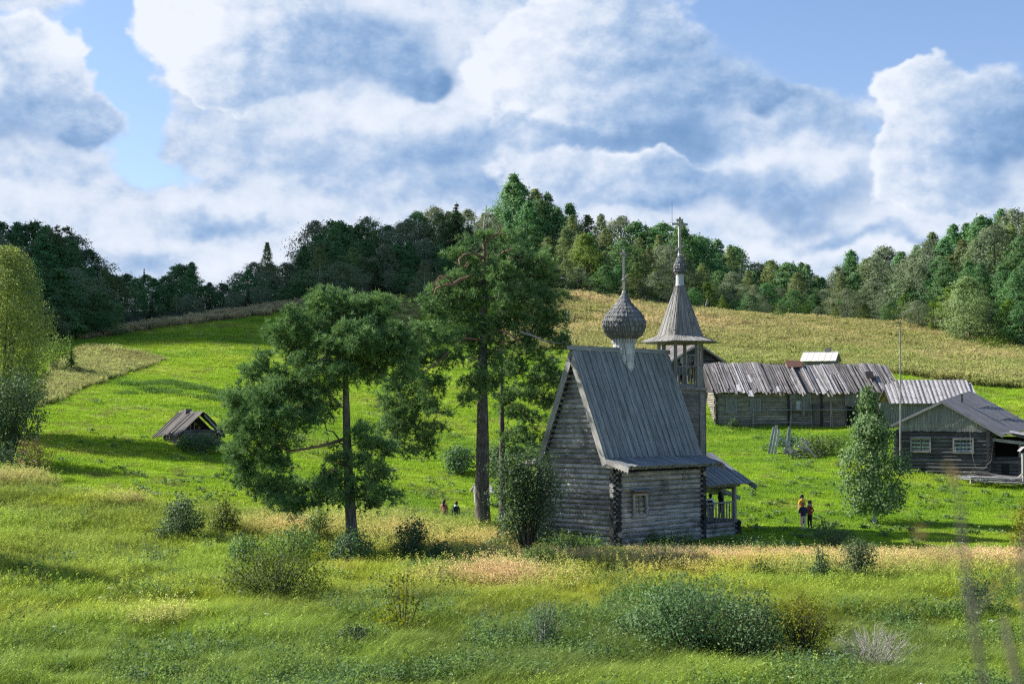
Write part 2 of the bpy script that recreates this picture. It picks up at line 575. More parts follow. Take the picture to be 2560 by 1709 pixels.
for px, sk in [(-400, 560), (0, 560), (200, 620), (450, 680), (700, 655), (850, 560), (1000, 535), (1200, 480), (1350, 475), (1500, 550), (1700, 570), (1900, 640), (2100, 670), (2300, 600), (2500, 540), (2900, 530)]:
    x = (px - 1280) / F * 268
    CP.append(np.array([x, 268, 7 + 268 * (1031 - sk) / F - 15.0]))
for x in (-60, -25, 0, 25, 60):
    for y, z in ((-40, 5.8), (0, 5.35), (8, 3.9), (16, 1.5), (25, -0.5), (33, -1.0)):
        CP.append(np.array([x, y, z + 0.01 * abs(x) * (y < 20)]))
for x in (-300, -100, 100, 300):
    CP.append(np.array([x, 400, 18.0]))
CP = np.array(CP)


def tps_fit(X, z, lam):
    d = np.linalg.norm(X[:, None] - X[None], axis=2)
    K = np.where(d > 0, d * d * np.log(np.maximum(d, 1e-9)), 0) + lam * np.eye(len(X))
    Pm = np.c_[np.ones(len(X)), X]
    A = np.block([[K, Pm], [Pm.T, np.zeros((3, 3))]])
    return np.linalg.solve(A, np.r_[z, 0, 0, 0])


def warp_xy(x, y):
    """distance is compressed for the fit so that near and far points weigh alike"""
    s = 1.0 / (np.maximum(y, -20) + 60.0)
    return np.stack([x * s * 10, np.log(np.maximum(y, -20) + 60.0) * 10], -1)


CPX = warp_xy(CP[:, 0], CP[:, 1])
TW = tps_fit(CPX, CP[:, 2], 0.004)


def ground0(x, y):
    x, y = np.asarray(x, float), np.asarray(y, float)
    sh = x.shape
    Q = warp_xy(x.ravel(), y.ravel())
    out = np.zeros(len(Q))
    for i in range(0, len(Q), 20000):
        d = np.linalg.norm(Q[i:i + 20000, None] - CPX[None], axis=2)
        K = np.where(d > 0, d * d * np.log(np.maximum(d, 1e-9)), 0)
        out[i:i + 20000] = K @ TW[:-3] + np.c_[np.ones(len(d)), Q[i:i + 20000]] @ TW[-3:]
    out = out.reshape(sh)
    far = np.clip((y - 300) / 150, 0, 1)
    return out * (1 - far) + 18.0 * far


# where the setting changes, traced in photo pixels and carried to the ground itself
ROUGH_EDGE = [(-900, 1120), (0, 1180), (100, 1208), (250, 1250), (420, 1272), (600, 1278), (900, 1288), (1100, 1284), (1300, 1335), (1530, 1362), (1850, 1366), (2000, 1385), (2300, 1395), (2560, 1400), (3500, 1400)]
HILL = [(1255, 700), (1255, 860), (1330, 876), (1450, 872), (1640, 900), (1800, 914), (2060, 918), (2200, 930), (2430, 962), (2560, 972), (3400, 1000), (3400, 800), (2560, 840), (2300, 790), (2000, 760), (1600, 730), (1400, 700)]
PATCH = [(70, 1012), (105, 950), (150, 905), (215, 866), (290, 872), (345, 884), (412, 900), (380, 915), (320, 932), (232, 962), (140, 1000), (95, 1020)]
STRIP = [(215, 850), (330, 830), (480, 809), (650, 790), (760, 770), (770, 752), (640, 778), (480, 797), (330, 818), (215, 832)]
TUFT = [(975, 745), (1045, 735), (1050, 830), (1015, 850), (985, 805)]
HERB = [(300, 955), (420, 950), (600, 985), (690, 1010), (690, 1035), (560, 1005), (430, 985), (300, 985)]
FOREST_EDGE = [(-900, 900), (0, 872), (130, 852), (200, 846), (270, 838), (400, 812), (500, 795), (650, 775), (760, 752), (880, 742), (960, 742), (1080, 735), (1290, 724), (1400, 734), (1500, 745), (1600, 764), (1690, 770), (1800, 783), (1940, 790), (2050, 795), (2150, 802), (2250, 812), (2350, 832), (2450, 852), (2560, 880), (3500, 950)]


def poly_y(line, px):
    return np.interp(px, [p[0] for p in line], [p[1] for p in line])


FE_D = [(-900, 160), (0, 160), (150, 167), (300, 173), (500, 190), (700, 201), (900, 206), (1080, 210), (1290, 213), (1500, 216), (1700, 223), (1950, 226), (2200, 219), (2400, 206), (2560, 196), (3500, 180)]


def zones(x, y, z):
    px, py = to_px(np.stack([x, y, z], -1))
    jx = (vnoise(x, y, 2.2, 3) - .5) * 2
    jy = (vnoise(x, y, 2.2, 9) - .5) * 2
    k = F / np.maximum(y, 20)
    qx, qy = px + jx * k * 0.8, py + jy * k * 0.12
    Z = {}
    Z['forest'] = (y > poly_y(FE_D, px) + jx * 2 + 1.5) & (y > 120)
    Z['rough'] = (qy > poly_y(ROUGH_EDGE, qx)) & (y < 105)
    Z['hill'] = in_poly(qx, qy, HILL) & (y > 130) & ~Z['forest']
    Z['tan'] = (in_poly(qx, qy, PATCH) | in_poly(qx, qy, TUFT)) & (y > 100) & ~Z['forest']
    Z['strip'] = in_poly(qx, qy, STRIP) & (y > 120) & ~Z['forest']
    Z['herb'] = in_poly(qx, qy, HERB) & (y > 90)
    return px, py, Z


def bump_height(x, y):
    r = np.clip((70 - y) / 12, 0, 1)
    near = np.clip((y - 30) / 8, 0, 1)
    h = (vnoise(x, y, 9, 21) - .5) * 0.35 + (vnoise(x, y, 2.6, 22) - .5) * (0.10 + 0.34 * r) + (vnoise(x, y, 0.9, 23) - .5) * (0.04 + 0.12 * r)
    keep = np.minimum(1, np.maximum(0, (np.hypot((x - 7) / 9, (y - 79) / 9) - 0.8) * 3))
    return h * near * keep


def ground(x, y):
    return ground0(x, y) + bump_height(np.asarray(x, float), np.asarray(y, float))


def gz(x, y):
    return float(ground(np.array([x], float), np.array([y], float))[0])


def hit(px, py, lo=36.0, hi=300.0):
    """where the line of sight through a photo pixel first meets the ground"""
    ys = np.arange(lo, hi, 0.5)
    d = ray(px, py)
    P = d[None] / d[1] * ys[:, None]
    zz = P[:, 2] + 7 - ground0(P[:, 0], ys)
    i = np.argmax(zz <= 0)
    if zz[i] > 0:
        i = len(ys) - 1
    y = ys[i]
    x = P[i, 0]
    return np.array([x, y, gz(x, y)])


def on_ground(px, d):
    """ground point d metres out in the direction of photo column px"""
    x = (px - 1280) / F * d
    return np.array([x, d, gz(x, d)])


ys = np.concatenate([np.arange(-60, 34, 3.0), np.arange(34, 92, 0.45), np.arange(92, 185, 0.8), np.arange(185, 300, 1.8), np.geomspace(300, 1500, 30)])
NXG = 270
tt = np.linspace(-1, 1, NXG)
GX = np.outer(np.maximum(50, ys * 0.40 + 14) * (1 + np.clip((ys - 200) / 300, 0, 3)), tt)
GY = np.repeat(ys[:, None], NXG, 1)
GZ = ground(GX, GY)
_, _, ZN = zones(GX, GY, GZ)


def zone_colour(x, y, px, py, Z):
    """real colour of the growth itself, before any light"""
    n = x.shape
    c = np.zeros(n + (3,))
    a = vnoise(x, y, 7.0, 41, 4)[..., None]
    b = vnoise(x, y, 1.6, 44, 3)[..., None]
    w = vnoise(x, y * 1.0, 22.0, 47, 3)[..., None]
    green = np.array([.235, .365, .024]) * (0.84 + 0.32 * b)
    yel = np.array([.310, .385, .040])
    c[:] = green + (yel - green) * np.clip((a - .48) * 3.2, 0, .8) * .8
    dull = np.array([.20, .21, .065])
    c += (dull - c) * np.clip((b * .55 + vnoise(x, y, .9, 57, 2)[..., None] * .45 - .56) * 6, 0, .6)
    c += (np.array([.145, .27, .024]) - c) * np.clip((vnoise(x, y * 1.8, 11, 59, 4)[..., None] - .53) * 6, 0, .7)
    c *= (.90 + .26 * vnoise(x, y * 2.2, 3.2, 58, 3)[..., None])
    olive = np.array([.215, .200, .078])
    tan = np.array([.37, .285, .150])
    pink = np.array([.42, .325, .185])
    # rough foreground meadow
    rg = np.array([.160, .250, .026]) + (np.array([.290, .340, .032]) - np.array([.160, .250, .026])) * np.clip((a - .42) * 4, 0, 1)
    rg = rg + (np.array([.28, .26, .07]) - rg) * np.clip((b * .5 + a * .5 - .58) * 5, 0, .4) * np.clip((px[..., None] - 300) / 500, .2, 1)
    dk = np.array([.070, .130, .024])
    rg = rg + (dk - rg) * np.clip((w * .55 + a * .45 - .48) * 6, 0, 1) * (.72 + .2 * (px[..., None] > 1000))
    tb = np.clip(1 - np.abs(py - np.interp(px, [0, 600, 900, 1300, 1700, 2560], [1330, 1330, 1345, 1400, 1402, 1425])) / np.interp(px, [0, 500, 900, 1300, 1700, 2560], [8, 36, 62, 60, 58, 42]), 0, 1)
    tb = tb * np.clip((px - 420) / 250, 0, 1) * np.interp(px, [0, 600, 1250, 1500], [.42, .45, .60, .88])
    tb2 = np.clip(1 - np.abs(py - 1468) / 36, 0, 1) * np.clip(1 - np.abs(px - 1240) / 280, 0, 1)
    tb3 = np.clip(1 - np.abs(py - (1590 - (px - 280) * .16)) / 16, 0, 1) * np.clip(1 - np.abs(px - 410) / 150, 0, 1) * .45
    tb4 = np.clip(1 - np.abs(py - 1215) / 30, 0, 1) * np.clip(1 - (px - 40) / 200, 0, 1) * .35
    tb5 = np.clip(1 - np.abs(py - 1262) / 16, 0, 1) * np.clip(1 - np.abs(px - 330) / 190, 0, 1) * .5
    tw = np.clip((np.maximum.reduce([tb, tb2, tb3, tb4, tb5]) * 1.6) * (0.05 + 1.75 * vnoise(x, y, 2.6, 51, 3)) - .12, 0, .95)[..., None]
    dryc = np.where((vnoise(x, y, 4, 61)[..., None] + (px[..., None] - 1500) / 6000 > .5), pink, tan)
    rg = rg + (dryc - rg) * tw
    sed = (np.clip((py - 1490) / 130, 0, 1) * np.clip((vnoise(x, y, 9.0, 91, 3) - .43) * 5, 0, 1) * np.interp(px, [200, 1100], [.35, .75]))[..., None]
    rg = rg + (np.array([.095, .155, .042]) - rg) * sed
    rg = rg * np.interp(px, [500, 1200], [1.22, 1.0])[..., None] * np.array([1.06, 1.0, 1.0])
    yb = (np.clip(1 - np.abs(py - 1265) / 18, 0, 1) * np.clip(1 - np.abs(px - 170) / 130, 0, 1) + np.clip(1 - np.abs(py - 1500) / 60, 0, 1) * np.clip(1 - np.abs(px - 470) / 120, 0, 1) * .7)[..., None]
    rg = rg + (np.array([.34, .42, .025]) - rg) * np.clip(yb, 0, 1) * .8
    c = np.where(Z['rough'][..., None], rg, c)
    hill = olive + (tan - olive) * np.clip((a - .40) * 3, 0, 1) * .75
    hill = hill + (np.array([.16, .19, .04]) - hill) * np.clip((b * .6 + w * .4 - .53) * 6, 0, 1) * .7
    hill = hill + (np.array([.155, .195, .045]) - hill) * (np.clip((py - 800) / 120, 0, 1) * .5 * (.4 + 1.2 * vnoise(x, y, 9, 93, 3)))[..., None]
    c = np.where(Z['hill'][..., None], hill, c)
    c = np.where(Z['tan'][..., None], olive * .75 + np.array([.10, .15, .03]) * .4 * (b * 2), c)
    c = np.where(Z['strip'][..., None], np.array([.23, .20, .10]) * (.7 + .6 * b), c)
    c = np.where((Z['herb'] & (vnoise(x, y, 3.0, 88, 3) > .47))[..., None], np.array([.085, .165, .028]), c)
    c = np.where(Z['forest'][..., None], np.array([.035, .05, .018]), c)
    return c, tw[..., 0]


PXG, PYG = to_px(np.stack([GX, GY, GZ], -1))
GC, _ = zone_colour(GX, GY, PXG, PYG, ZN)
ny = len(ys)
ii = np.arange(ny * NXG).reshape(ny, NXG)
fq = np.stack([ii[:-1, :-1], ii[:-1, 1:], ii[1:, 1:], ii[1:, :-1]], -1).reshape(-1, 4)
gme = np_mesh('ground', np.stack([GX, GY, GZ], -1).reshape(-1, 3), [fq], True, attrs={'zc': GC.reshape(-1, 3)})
mg, q = mat('meadow_soil')
zc = q.n('ShaderNodeAttribute', attribute_name='zc').outputs['Vector']
ob = q.n('ShaderNodeTexCoord').outputs['Object']
sx = q.n('ShaderNodeMapping', ins={'Vector': ob, 'Scale': (1, 0.6, 1)}).outputs[0]
a1 = q.noise(sx, 1.1, 6.0, 0.68)
a2 = q.noise(sx, 6.0, 4.0, 0.6)
k = q.m('MULTIPLY_ADD', q.m('SUBTRACT', q.m('ADD', q.m('MULTIPLY', a1, .6), q.m('MULTIPLY', a2, .4)), .5), 2.4, 0.80)
cc = q.n('ShaderNodeVectorMath', operation='SCALE', ins={0: zc, 'Scale': k}).outputs[0]
bp = q.n('ShaderNodeBump', ins={'Strength': 0.8, 'Distance': 0.25, 'Height': q.m('ADD', a1, q.m('MULTIPLY', a2, .5))})
p = q.n('ShaderNodeBsdfPrincipled', ins={'Base Color': cc, 'Roughness': 0.95, 'Specular IOR Level': 0.1, 'Normal': bp.outputs[0]})
finish(q, p.outputs[0])
gob = link('ground', gme, mg)
gob['kind'] = 'structure'

# ------------------------------------------------------------------ timber and other hard materials
M_LOG = wood('chapel_log', (.105, .108, .108), (.48, .465, .43), var=.55, stain=(.075, .08, .085), stain_amt=.65, fine=.6)
M_END = wood('dark_log_end', (.012, .012, .014), (.055, .055, .058), var=.7, stain=(.012, .012, .014), stain_amt=.6)
M_ROOF = wood('chapel_roof_board', (.105, .12, .13), (.31, .335, .345), var=.35, stain=(.11, .125, .11), stain_amt=.45, fine=.8)
M_TRIM = wood('bargeboard', (.17, .17, .165), (.44, .43, .40), var=.3)
M_SHING = wood('aspen_shingle', (.062, .066, .070), (.235, .24, .24), var=.8, stain=(.045, .045, .042), stain_amt=.55, fine=.7)
M_PALE = wood('silver_shingle', (.30, .31, .32), (.58, .60, .62), var=.4, stain=(.2, .2, .21), stain_amt=.3)
M_TENT = wood('tent_board', (.12, .118, .112), (.34, .335, .315), var=.35, stain=(.045, .047, .045), stain_amt=.6, fine=.9)
M_SHAFT = wood('tower_boarding', (.11, .105, .10), (.27, .26, .245), var=.4, stain=(.06, .065, .07), stain_amt=.45)
M_POST = wood('grey_post', (.13, .13, .125), (.34, .335, .32), var=.3)
M_BARN = wood('barn_log', (.10, .092, .080), (.33, .30, .25), var=.5, stain=(.06, .06, .055), stain_amt=.5, fine=.5)
M_BROOF = wood('barn_roof_board', (.060, .054, .052), (.32, .30, .295), var=1.1, stain=(.07, .062, .058), stain_amt=.6, fine=.9)
M_SILVER = wood('silver_board', (.22, .215, .22), (.55, .535, .54), var=.4, stain=(.2, .19, .19), stain_amt=.4)
M_DARKW = wood('dark_house_log', (.030, .030, .034), (.125, .125, .13), var=.6, stain=(.018, .018, .02), stain_amt=.6, fine=.6)
M_GABLE = wood('gable_board', (.10, .102, .10), (.27, .268, .25), var=.35, stain=(.13, .14, .15), stain_amt=.4)
M_HROOF = wood('felt_roof', (.115, .115, .12), (.29, .285, .29), var=.25, stain=(.05, .05, .055), stain_amt=.4)
M_OLD = wood('rotten_board', (.055, .05, .048), (.21, .19, .18), var=.7, stain=(.03, .03, .03), stain_amt=.5)
M_FRAME = wood('window_frame', (.17, .18, .185), (.33, .345, .345), var=.2)
M_REDW = wood('red_brown_board', (.13, .06, .035), (.26, .12, .07), var=.3)
M_RUST = plain('rusty_sheet', (.15, .075, .055), .7, 0.0, .3, 5)
M_DARK = plain('dark_interior', (.012, .012, .013), .9)
M_METAL = plain('dull_metal', (.10, .10, .105), .5, .6)
M_TIN = plain('pale_tin', (.50, .49, .45), .55, .1, .2, 3)
M_WHITE = plain('white_cloth', (.52, .56, .60), .8)
M_BRICK = plain('grey_chimney', (.17, .16, .15), .9)

mgl, q = mat('window_glass')
lw = q.n('ShaderNodeLayerWeight', ins={'Blend': 0.12}).outputs['Fresnel']
finish(q, q.n('ShaderNodeMixShader', ins={0: q.m('MULTIPLY_ADD', lw, 0.6, 0.03), 1: q.n('ShaderNodeBsdfTransparent', ins={'Color': (.85, .9, .9, 1)}).outputs[0],
                                          2: q.n('ShaderNodeBsdfGlossy', ins={'Roughness': 0.03}).outputs[0]}).outputs[0])
M_GLASS = mgl


def log_rows(mb, a, b, z0, z1, r=0.145, ext=0.25, n=9, off=0.0, taper=None, mi=0):
    """stack of round logs between plan points a and b"""
    a, b = np.array([a[0], a[1], 0.0]), np.array([b[0], b[1], 0.0])
    d = (b - a) / np.linalg.norm(b - a)
    step = r * 1.82
    z = z0 + r + off
    while z + r * 0.3 < z1:
        p, w = a - d * ext, b + d * ext
        p, w = p - d * rng.uniform(-.04, .05), w + d * rng.uniform(-.04, .05)
        if taper:
            half = taper(z)
            if half < .15:
                break
            mid = (a + b) / 2
            p, w = mid - d * half, mid + d * half
        rr = r * rng.uniform(.94, 1.06)
        k1 = rng.uniform(.94, 1.05)
        c = np.cross(d, (0, 0, 1)) * rng.uniform(-.012, .012)
        mb.tube([p + (0, 0, z), (p + w) / 2 + (0, 0, z + rng.uniform(-.012, .012)) + c, w + (0, 0, z)], [rr, rr * (k1 + 1) / 2, rr * k1], n, mi)
        z += step
    return z


def plank_plane(mb, p00, p10, p01, p11, width, th=0.045, gap=0.012, jit=0.0, tail=0.0, mi=0, alt=0.03, skip=0.0, nrm=None):
    """boards running from edge p00-p10 (top) down to edge p01-p11 (bottom)"""
    p00, p10, p01, p11 = [np.asarray(p, float) for p in (p00, p10, p01, p11)]
    L = np.linalg.norm(p10 - p00)
    n = max(1, int(round(L / width)))
    nv = np.cross(p10 - p00, p01 - p00)
    nv /= np.linalg.norm(nv)
    if nrm is None and nv[2] < 0:
        nv = -nv
    if nrm is not None and nv @ np.asarray(nrm, float) < 0:
        nv = -nv
    for i in range(n):
        if rng.random() < skip:
            continue
        s0, s1 = (i + gap / width / 2) / n, (i + 1 - gap / width / 2) / n
        t = rng.uniform(-jit, jit) * .3
        b = 1 + rng.uniform(-tail, tail) / np.linalg.norm(p01 - p00)
        lift = nv * ((alt if i % 2 else 0.0) + rng.uniform(0, jit * .15 + .004))
        sk = rng.uniform(-jit, jit) * .25 / L
        A0, A1 = p00 + (p10 - p00) * s0, p00 + (p10 - p00) * s1
        B0, B1 = p01 + (p11 - p01) * (s0 + sk), p01 + (p11 - p01) * (s1 + sk)
        A0, A1 = A0 + (B0 - A0) * t * .1, A1 + (B1 - A1) * t * .1
        B0, B1 = A0 + (B0 - A0) * b, A1 + (B1 - A1) * b
        lo, hi = lift, lift + nv * th
        mb.hexa([A0 + lo, B0 + lo, B1 + lo, A1 + lo, A0 + hi, B0 + hi, B1 + hi, A1 + hi], mi, axis=0)


def sawtooth(mb, a, b, depth=0.12, n=14, th=0.03, out=(0, 1, 0), mi=0):
    a, b, out = np.asarray(a, float), np.asarray(b, float), np.asarray(out, float) * th
    for i in range(n):
        p, w = a + (b - a) * i / n, a + (b - a) * (i + 1) / n
        m = (p + w) / 2 - (0, 0, depth)
        mb.add([p, w, m, p + out, w + out, m + out], [(0, 1, 2), (5, 4, 3), (0, 2, 5, 3), (2, 1, 4, 5)], [(0, 0, 1.0)] * 6, mi)


def shingles(mb, prof, row_h, plate_w, cx=0.0, cy=0.0, mi=0, lift=0.035, z_from=None, z_to=None):
    """rows of pointed plates laid over a turned profile [(radius, z)...], listed from the bottom up"""
    rs = np.array([p[0] for p in prof])
    zs = np.array([p[1] for p in prof])
    seg = np.r_[0, np.cumsum(np.hypot(np.diff(rs), np.diff(zs)))]
    L = seg[-1]
    n = max(2, int(L / row_h))
    for i in range(n):
        s0, s1 = L * i / n - row_h * .15, min(L, L * (i + 1) / n + row_h * .25)
        sm = max(0, s0 + row_h * .3)
        at = lambda s: (np.interp(s, seg, rs), np.interp(s, seg, zs))
        (r0, z0), (rm, zm), (r1, z1) = at(max(0, s0)), at(sm), at(s1)
        cnt = max(6, int(2 * math.pi * max(r0, rm, r1) / plate_w))
        for k in range(cnt):
            a = 2 * math.pi * (k + (i % 2) * .5) / cnt + rng.uniform(-.02, .02)
            h = math.pi / cnt * 1.02
            lf = lift * rng.uniform(.6, 1.5)
            f = lambda r, z, an: (cx + r * math.cos(an), cy + r * math.sin(an), z)
            vs = [f(r1 + .004, z1, a - h * r1 / max(r1, .01)), f(r1 + .004, z1, a + h), f(rm + lf, zm, a + h), f(r0 + lf * 1.15, z0 - .01, a), f(rm + lf, zm, a - h)]
            sd = rng.random() * 60
            mb.add(vs, [(4, 3, 2, 1, 0)], [(0, -h, sd), (0, h * r1, sd), (.2, h * r1, sd), (.3, 0, sd), (.2, -h * r1, sd)], mi)


def cross(mb, x, y, z0, z1, zb, zt, zl, arm, ang, t=0.10, mi=0):
    d = np.array([math.cos(ang), math.sin(ang), 0])
    c = np.array([x, y, 0.0])
    mb.bar(c + (0, 0, z0), c + (0, 0, z1), t, t, up=d, mi=mi)
    mb.bar(c - d * arm + (0, 0, zb), c + d * arm + (0, 0, zb), t * .86, t * .9, mi=mi)
    if zt:
        mb.bar(c - d * arm * .42 + (0, 0, zt), c + d * arm * .42 + (0, 0, zt), t * .82, t * .86, mi=mi)
    if zl:
        mb.bar(c - d * arm * .5 + (0, 0, zl - arm * .28), c + d * arm * .5 + (0, 0, zl + arm * .28), t * .8, t * .84, mi=mi)


def window(parent, c, ex, w, h, cols, rows, frame=0.09, depth=0.1, curtain=None, hood=False, name='window', fm=None):
    """window in the parent's own frame: c centre, ex unit vector along the wall; outward = ex turned clockwise"""
    ex = np.array([ex[0], ex[1], 0.0])
    outv = np.array([ex[1], -ex[0], 0.0])
    c = np.asarray(c, float)
    up = np.array([0, 0, 1.0])
    fb = MB()
    for s in (-1, 1):
        fb.bar(c + ex * s * (w / 2 + frame / 2) - up * (h / 2 + frame) + outv * .03, c + ex * s * (w / 2 + frame / 2) + up * (h / 2 + frame) + outv * .03, frame, depth, up=outv)
        fb.bar(c - ex * w / 2 + up * s * (h / 2 + frame / 2) + outv * .032, c + ex * w / 2 + up * s * (h / 2 + frame / 2) + outv * .032, depth, frame)
    for i in range(1, cols):
        x = c + ex * (-w / 2 + w * i / cols)
        fb.bar(x - up * h / 2, x + up * h / 2, .026, .04, up=outv)
    for j in range(1, rows):
        z = c + up * (-h / 2 + h * j / rows)
        fb.bar(z - ex * w / 2, z + ex * w / 2, .042, .024)
    fo = fb.build(name, fm or M_FRAME, parent)
    pb = MB()
    e = c - outv * .03
    pb.poly([e - ex * w / 2 - up * h / 2, e + ex * w / 2 - up * h / 2, e + ex * w / 2 + up * h / 2, e - ex * w / 2 + up * h / 2])
    pb.build('pane', M_GLASS, fo)
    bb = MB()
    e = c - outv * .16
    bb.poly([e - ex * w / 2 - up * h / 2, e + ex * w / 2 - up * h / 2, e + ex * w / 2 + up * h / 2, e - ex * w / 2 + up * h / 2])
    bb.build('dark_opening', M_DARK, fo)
    if curtain:
        cb = MB()
        e = c - outv * .055
        for a, b in curtain:
            m = 14
            vs = []
            for i in range(m + 1):
                x = a + (b - a) * i / m
                wv = outv * .014 * math.sin(i * 2.1)
                vs += [e + ex * w * (x - .5) + wv - up * h * .48, e + ex * w * (x - .5) + wv + up * h * .48]
            cb.add(vs, [(2 * i, 2 * i + 2, 2 * i + 3, 2 * i + 1) for i in range(m)], [(0, 0, 1)] * len(vs), 0, True)
        cb.build('curtain', M_WHITE, fo)
    if hood:
        hb_ = MB()
        t0 = c + up * (h / 2 + frame + .16)
        A = t0 - ex * (w / 2 + .34) - outv * .05
        B = t0 + ex * (w / 2 + .34) - outv * .05
        o2 = outv * .42 - up * .10
        hb_.hexa([A, B, B + o2, A + o2, A + up * .04, B + up * .04, B + o2 + up * .04, A + o2 + up * .04])
        hb_.bar(c + up * (h / 2 + .15) - ex * (w / 2 + .14) + outv * .10, c + up * (h / 2 + .15) + ex * (w / 2 + .14) + outv * .10, .05, .07, mi=1)
        hb_.build('hood', [M_ROOF, M_REDW], fo)
    return fo


# ------------------------------------------------------------------ the chapel
CH_YAW = R(45.19)
CHX, CHY = 3.43, 75.47
W2, L, O1, O2 = 2.69, 7.15, 0.40, 0.50
HB, ZB, HE, ZE, ZR = 2.35, 4.63, 3.82, 4.22, 10.34
chapel = thing('log_chapel', 'grey log chapel with steep board roof, onion dome and tent-roofed bell tower', 'chapel', (CHX, CHY, 0), CH_YAW)
half_at = lambda z: HB * (ZR - z) / (ZR - ZB)

b = MB()
log_rows(b, (0, -W2), (0, W2), -0.7, 4.35, ext=0.27)
log_rows(b, (0, -W2), (0, W2), 4.3, 9.7, taper=lambda z: half_at(z) - .28)
b.build('gable_wall', M_LOG, chapel)
b = MB()
log_rows(b, (0, -W2), (L, -W2), -0.7, 4.05, ext=0.29, off=.14)
b.build('side_wall', M_LOG, chapel)
b = MB()
log_rows(b, (0, W2), (L, W2), -0.7, 4.05, ext=0.29, off=.14)
log_rows(b, (L, -W2), (L, W2), -0.7, 4.35, ext=0.27)
log_rows(b, (L, -W2), (L, W2), 4.3, 9.7, taper=lambda z: half_at(z) - .28)
b.build('back_wall', M_LOG, chapel)
# dark inner lining so no light leaks between the logs
b = MB()
b.box((L / 2, 0, 1.7), (L - .1, 2 * W2 - .1, 4.6))
b.add([(0.05, -HB + .2, 4.0), (0.05, HB - .2, 4.0), (0.05, 0, ZR - .4), (L - .05, -HB + .2, 4.0), (L - .05, HB - .2, 4.0), (L - .05, 0, ZR - .4)], [(0, 1, 2), (5, 4, 3)], [(0, 0, 0)] * 6)
b.build('inner_lining', M_DARK, chapel)
# dark ends of the crossing logs at the near corner and the back corner
for (cx_, sx_) in ((0, -1), (L, 1)):
    b = MB()
    z = -0.5
    k = 0
    while z < 4.0:
        z += .139
        if k % 2:
            b.tube([(cx_ + sx_ * .10, -W2, z), (cx_ + sx_ * rng.uniform(.29, .36), -W2, z)], .150 * rng.uniform(.95, 1.04), 9)
        else:
            b.tube([(cx_, -W2 - .10, z), (cx_, -W2 - rng.uniform(.29, .35), z)], .150 * rng.uniform(.95, 1.04), 9)
        k += 1
    b.build('corner_log_ends', M_END, chapel)
# purlin ends under the gable rakes
for s in (-1, 1):
    b = MB()
    for z in np.arange(4.9, 9.4, .29):
        b.tube([(-O1 + .08, s * (half_at(z) - .14), z), (.3, s * (half_at(z) - .14), z)], .10, 8)
    b.build('purlin_ends', M_LOG, chapel)

roof = MB()
for s in (-1, 1):
    plank_plane(roof, (-O1, s * .02, ZR), (L + O2, s * .02, ZR), (-O1, s * HB, ZB), (L + O2, s * HB, ZB), .23, th=.05, alt=.04, jit=.05, tail=.04, nrm=(0, s, .3))
roof_o = roof.build('steep_roof', M_ROOF, chapel)
for s in (-1, 1):
    eave = MB()
    plank_plane(eave, (-O1, s * (HB - .1), ZB + .0), (L + O2, s * (HB - .1), ZB + .0), (-O1, s * HE, ZE), (L + O2, s * HE, ZE), .24, th=.045, alt=.028, jit=.05, tail=.05, nrm=(0, 0, 1))
    eave.bar((-O1 + .05, s * (HE - .25), ZE - .03), (L + O2 - .05, s * (HE - .25), ZE - .03), .12, .14)
    for x in np.linspace(.2, L - .2, 7):
        eave.bar((x, s * (W2 - .1), 4.08), (x, s * (HE - .15), ZE - .08), .10, .12)
    eave.build('flared_eave', M_ROOF, chapel)
b = MB()
b.box((L / 2 + .02, 0, ZR + .10), (L + O1 + O2 + .3, .30, .24))
b.build('ridge_beam', M_ROOF, chapel)
for x in (-O1 - .045, L + O2 + .045):
    for s in (-1, 1):
        b = MB()
        sl = np.array([0, s * HB, ZB - ZR])
        sl /= np.linalg.norm(sl)
        a0, a1 = np.array([x, s * .06, ZR - .1]), np.array([x, s * HB, ZB]) + sl * .30
        inn = np.cross(sl, (1, 0, 0))
        inn = inn if inn[2] < 0 else -inn
        b.bar(a0 + inn * .12, a1 + inn * .12, .055, .34, up=inn)
        e0, e1 = np.array([x - .01 * np.sign(x), s * (HB - .15), ZB + .02]), np.array([x - .01 * np.sign(x), s * (HE + .12), ZE - .03])
        b.bar(e0 - (0, 0, .10), e1 - (0, 0, .10), .05, .26)
        sawtooth(b, e0 - (0, 0, .21), e1 - (0, 0, .21), .11, 9, out=(1, 0, 0))
        q0, q1 = a0 + inn * .28, a1 + inn * .28
        sawtooth(b, q0 + (0, 0, 0), q1, .10, 26, out=(1, 0, 0))
        b.build('bargeboard', M_TRIM, chapel)
window(chapel, (1.73, -W2 - .16, 2.2), (1, 0), .86, .96, 2, 3, frame=.18, hood=True, fm=M_TRIM)

# onion dome on its drum
DX = 3.89
b = MB()
drum = [(.50, 8.6), (.52, 9.4), (.56, 10.2), (.60, 11.0)]
b.lathe(drum, 16, (DX, 0, 0))
shingles(b, drum, .36, .20, DX, 0, lift=.02)
b2 = b
drum_o = b.build('drum', M_PALE, chapel)
b = MB()
for k in range(28):
    a = 2 * math.pi * k / 28
    c_, s_ = math.cos(a), math.sin(a)
    t_ = np.array([-s_, c_, 0]) * .055
    P = np.array([DX + c_ * .70, s_ * .70, 11.08])
    b.add([P - t_, P + t_, P + t_ * .9 - (0, 0, .2), P - (0, 0, .30), P - t_ * .9 - (0, 0, .2)], [(0, 1, 2, 3, 4)], [(0, 0, k)] * 5)
b.build('fringe', M_PALE, drum_o)
onion = [(.70, 11.06), (.90, 11.16), (1.08, 11.42), (1.18, 11.72), (1.20, 11.95), (1.12, 12.22), (.96, 12.46), (.74, 12.70), (.52, 12.92), (.34, 13.14), (.20, 13.36), (.10, 13.6)]
b = MB()
b.lathe(onion, 24, (DX, 0, 0))
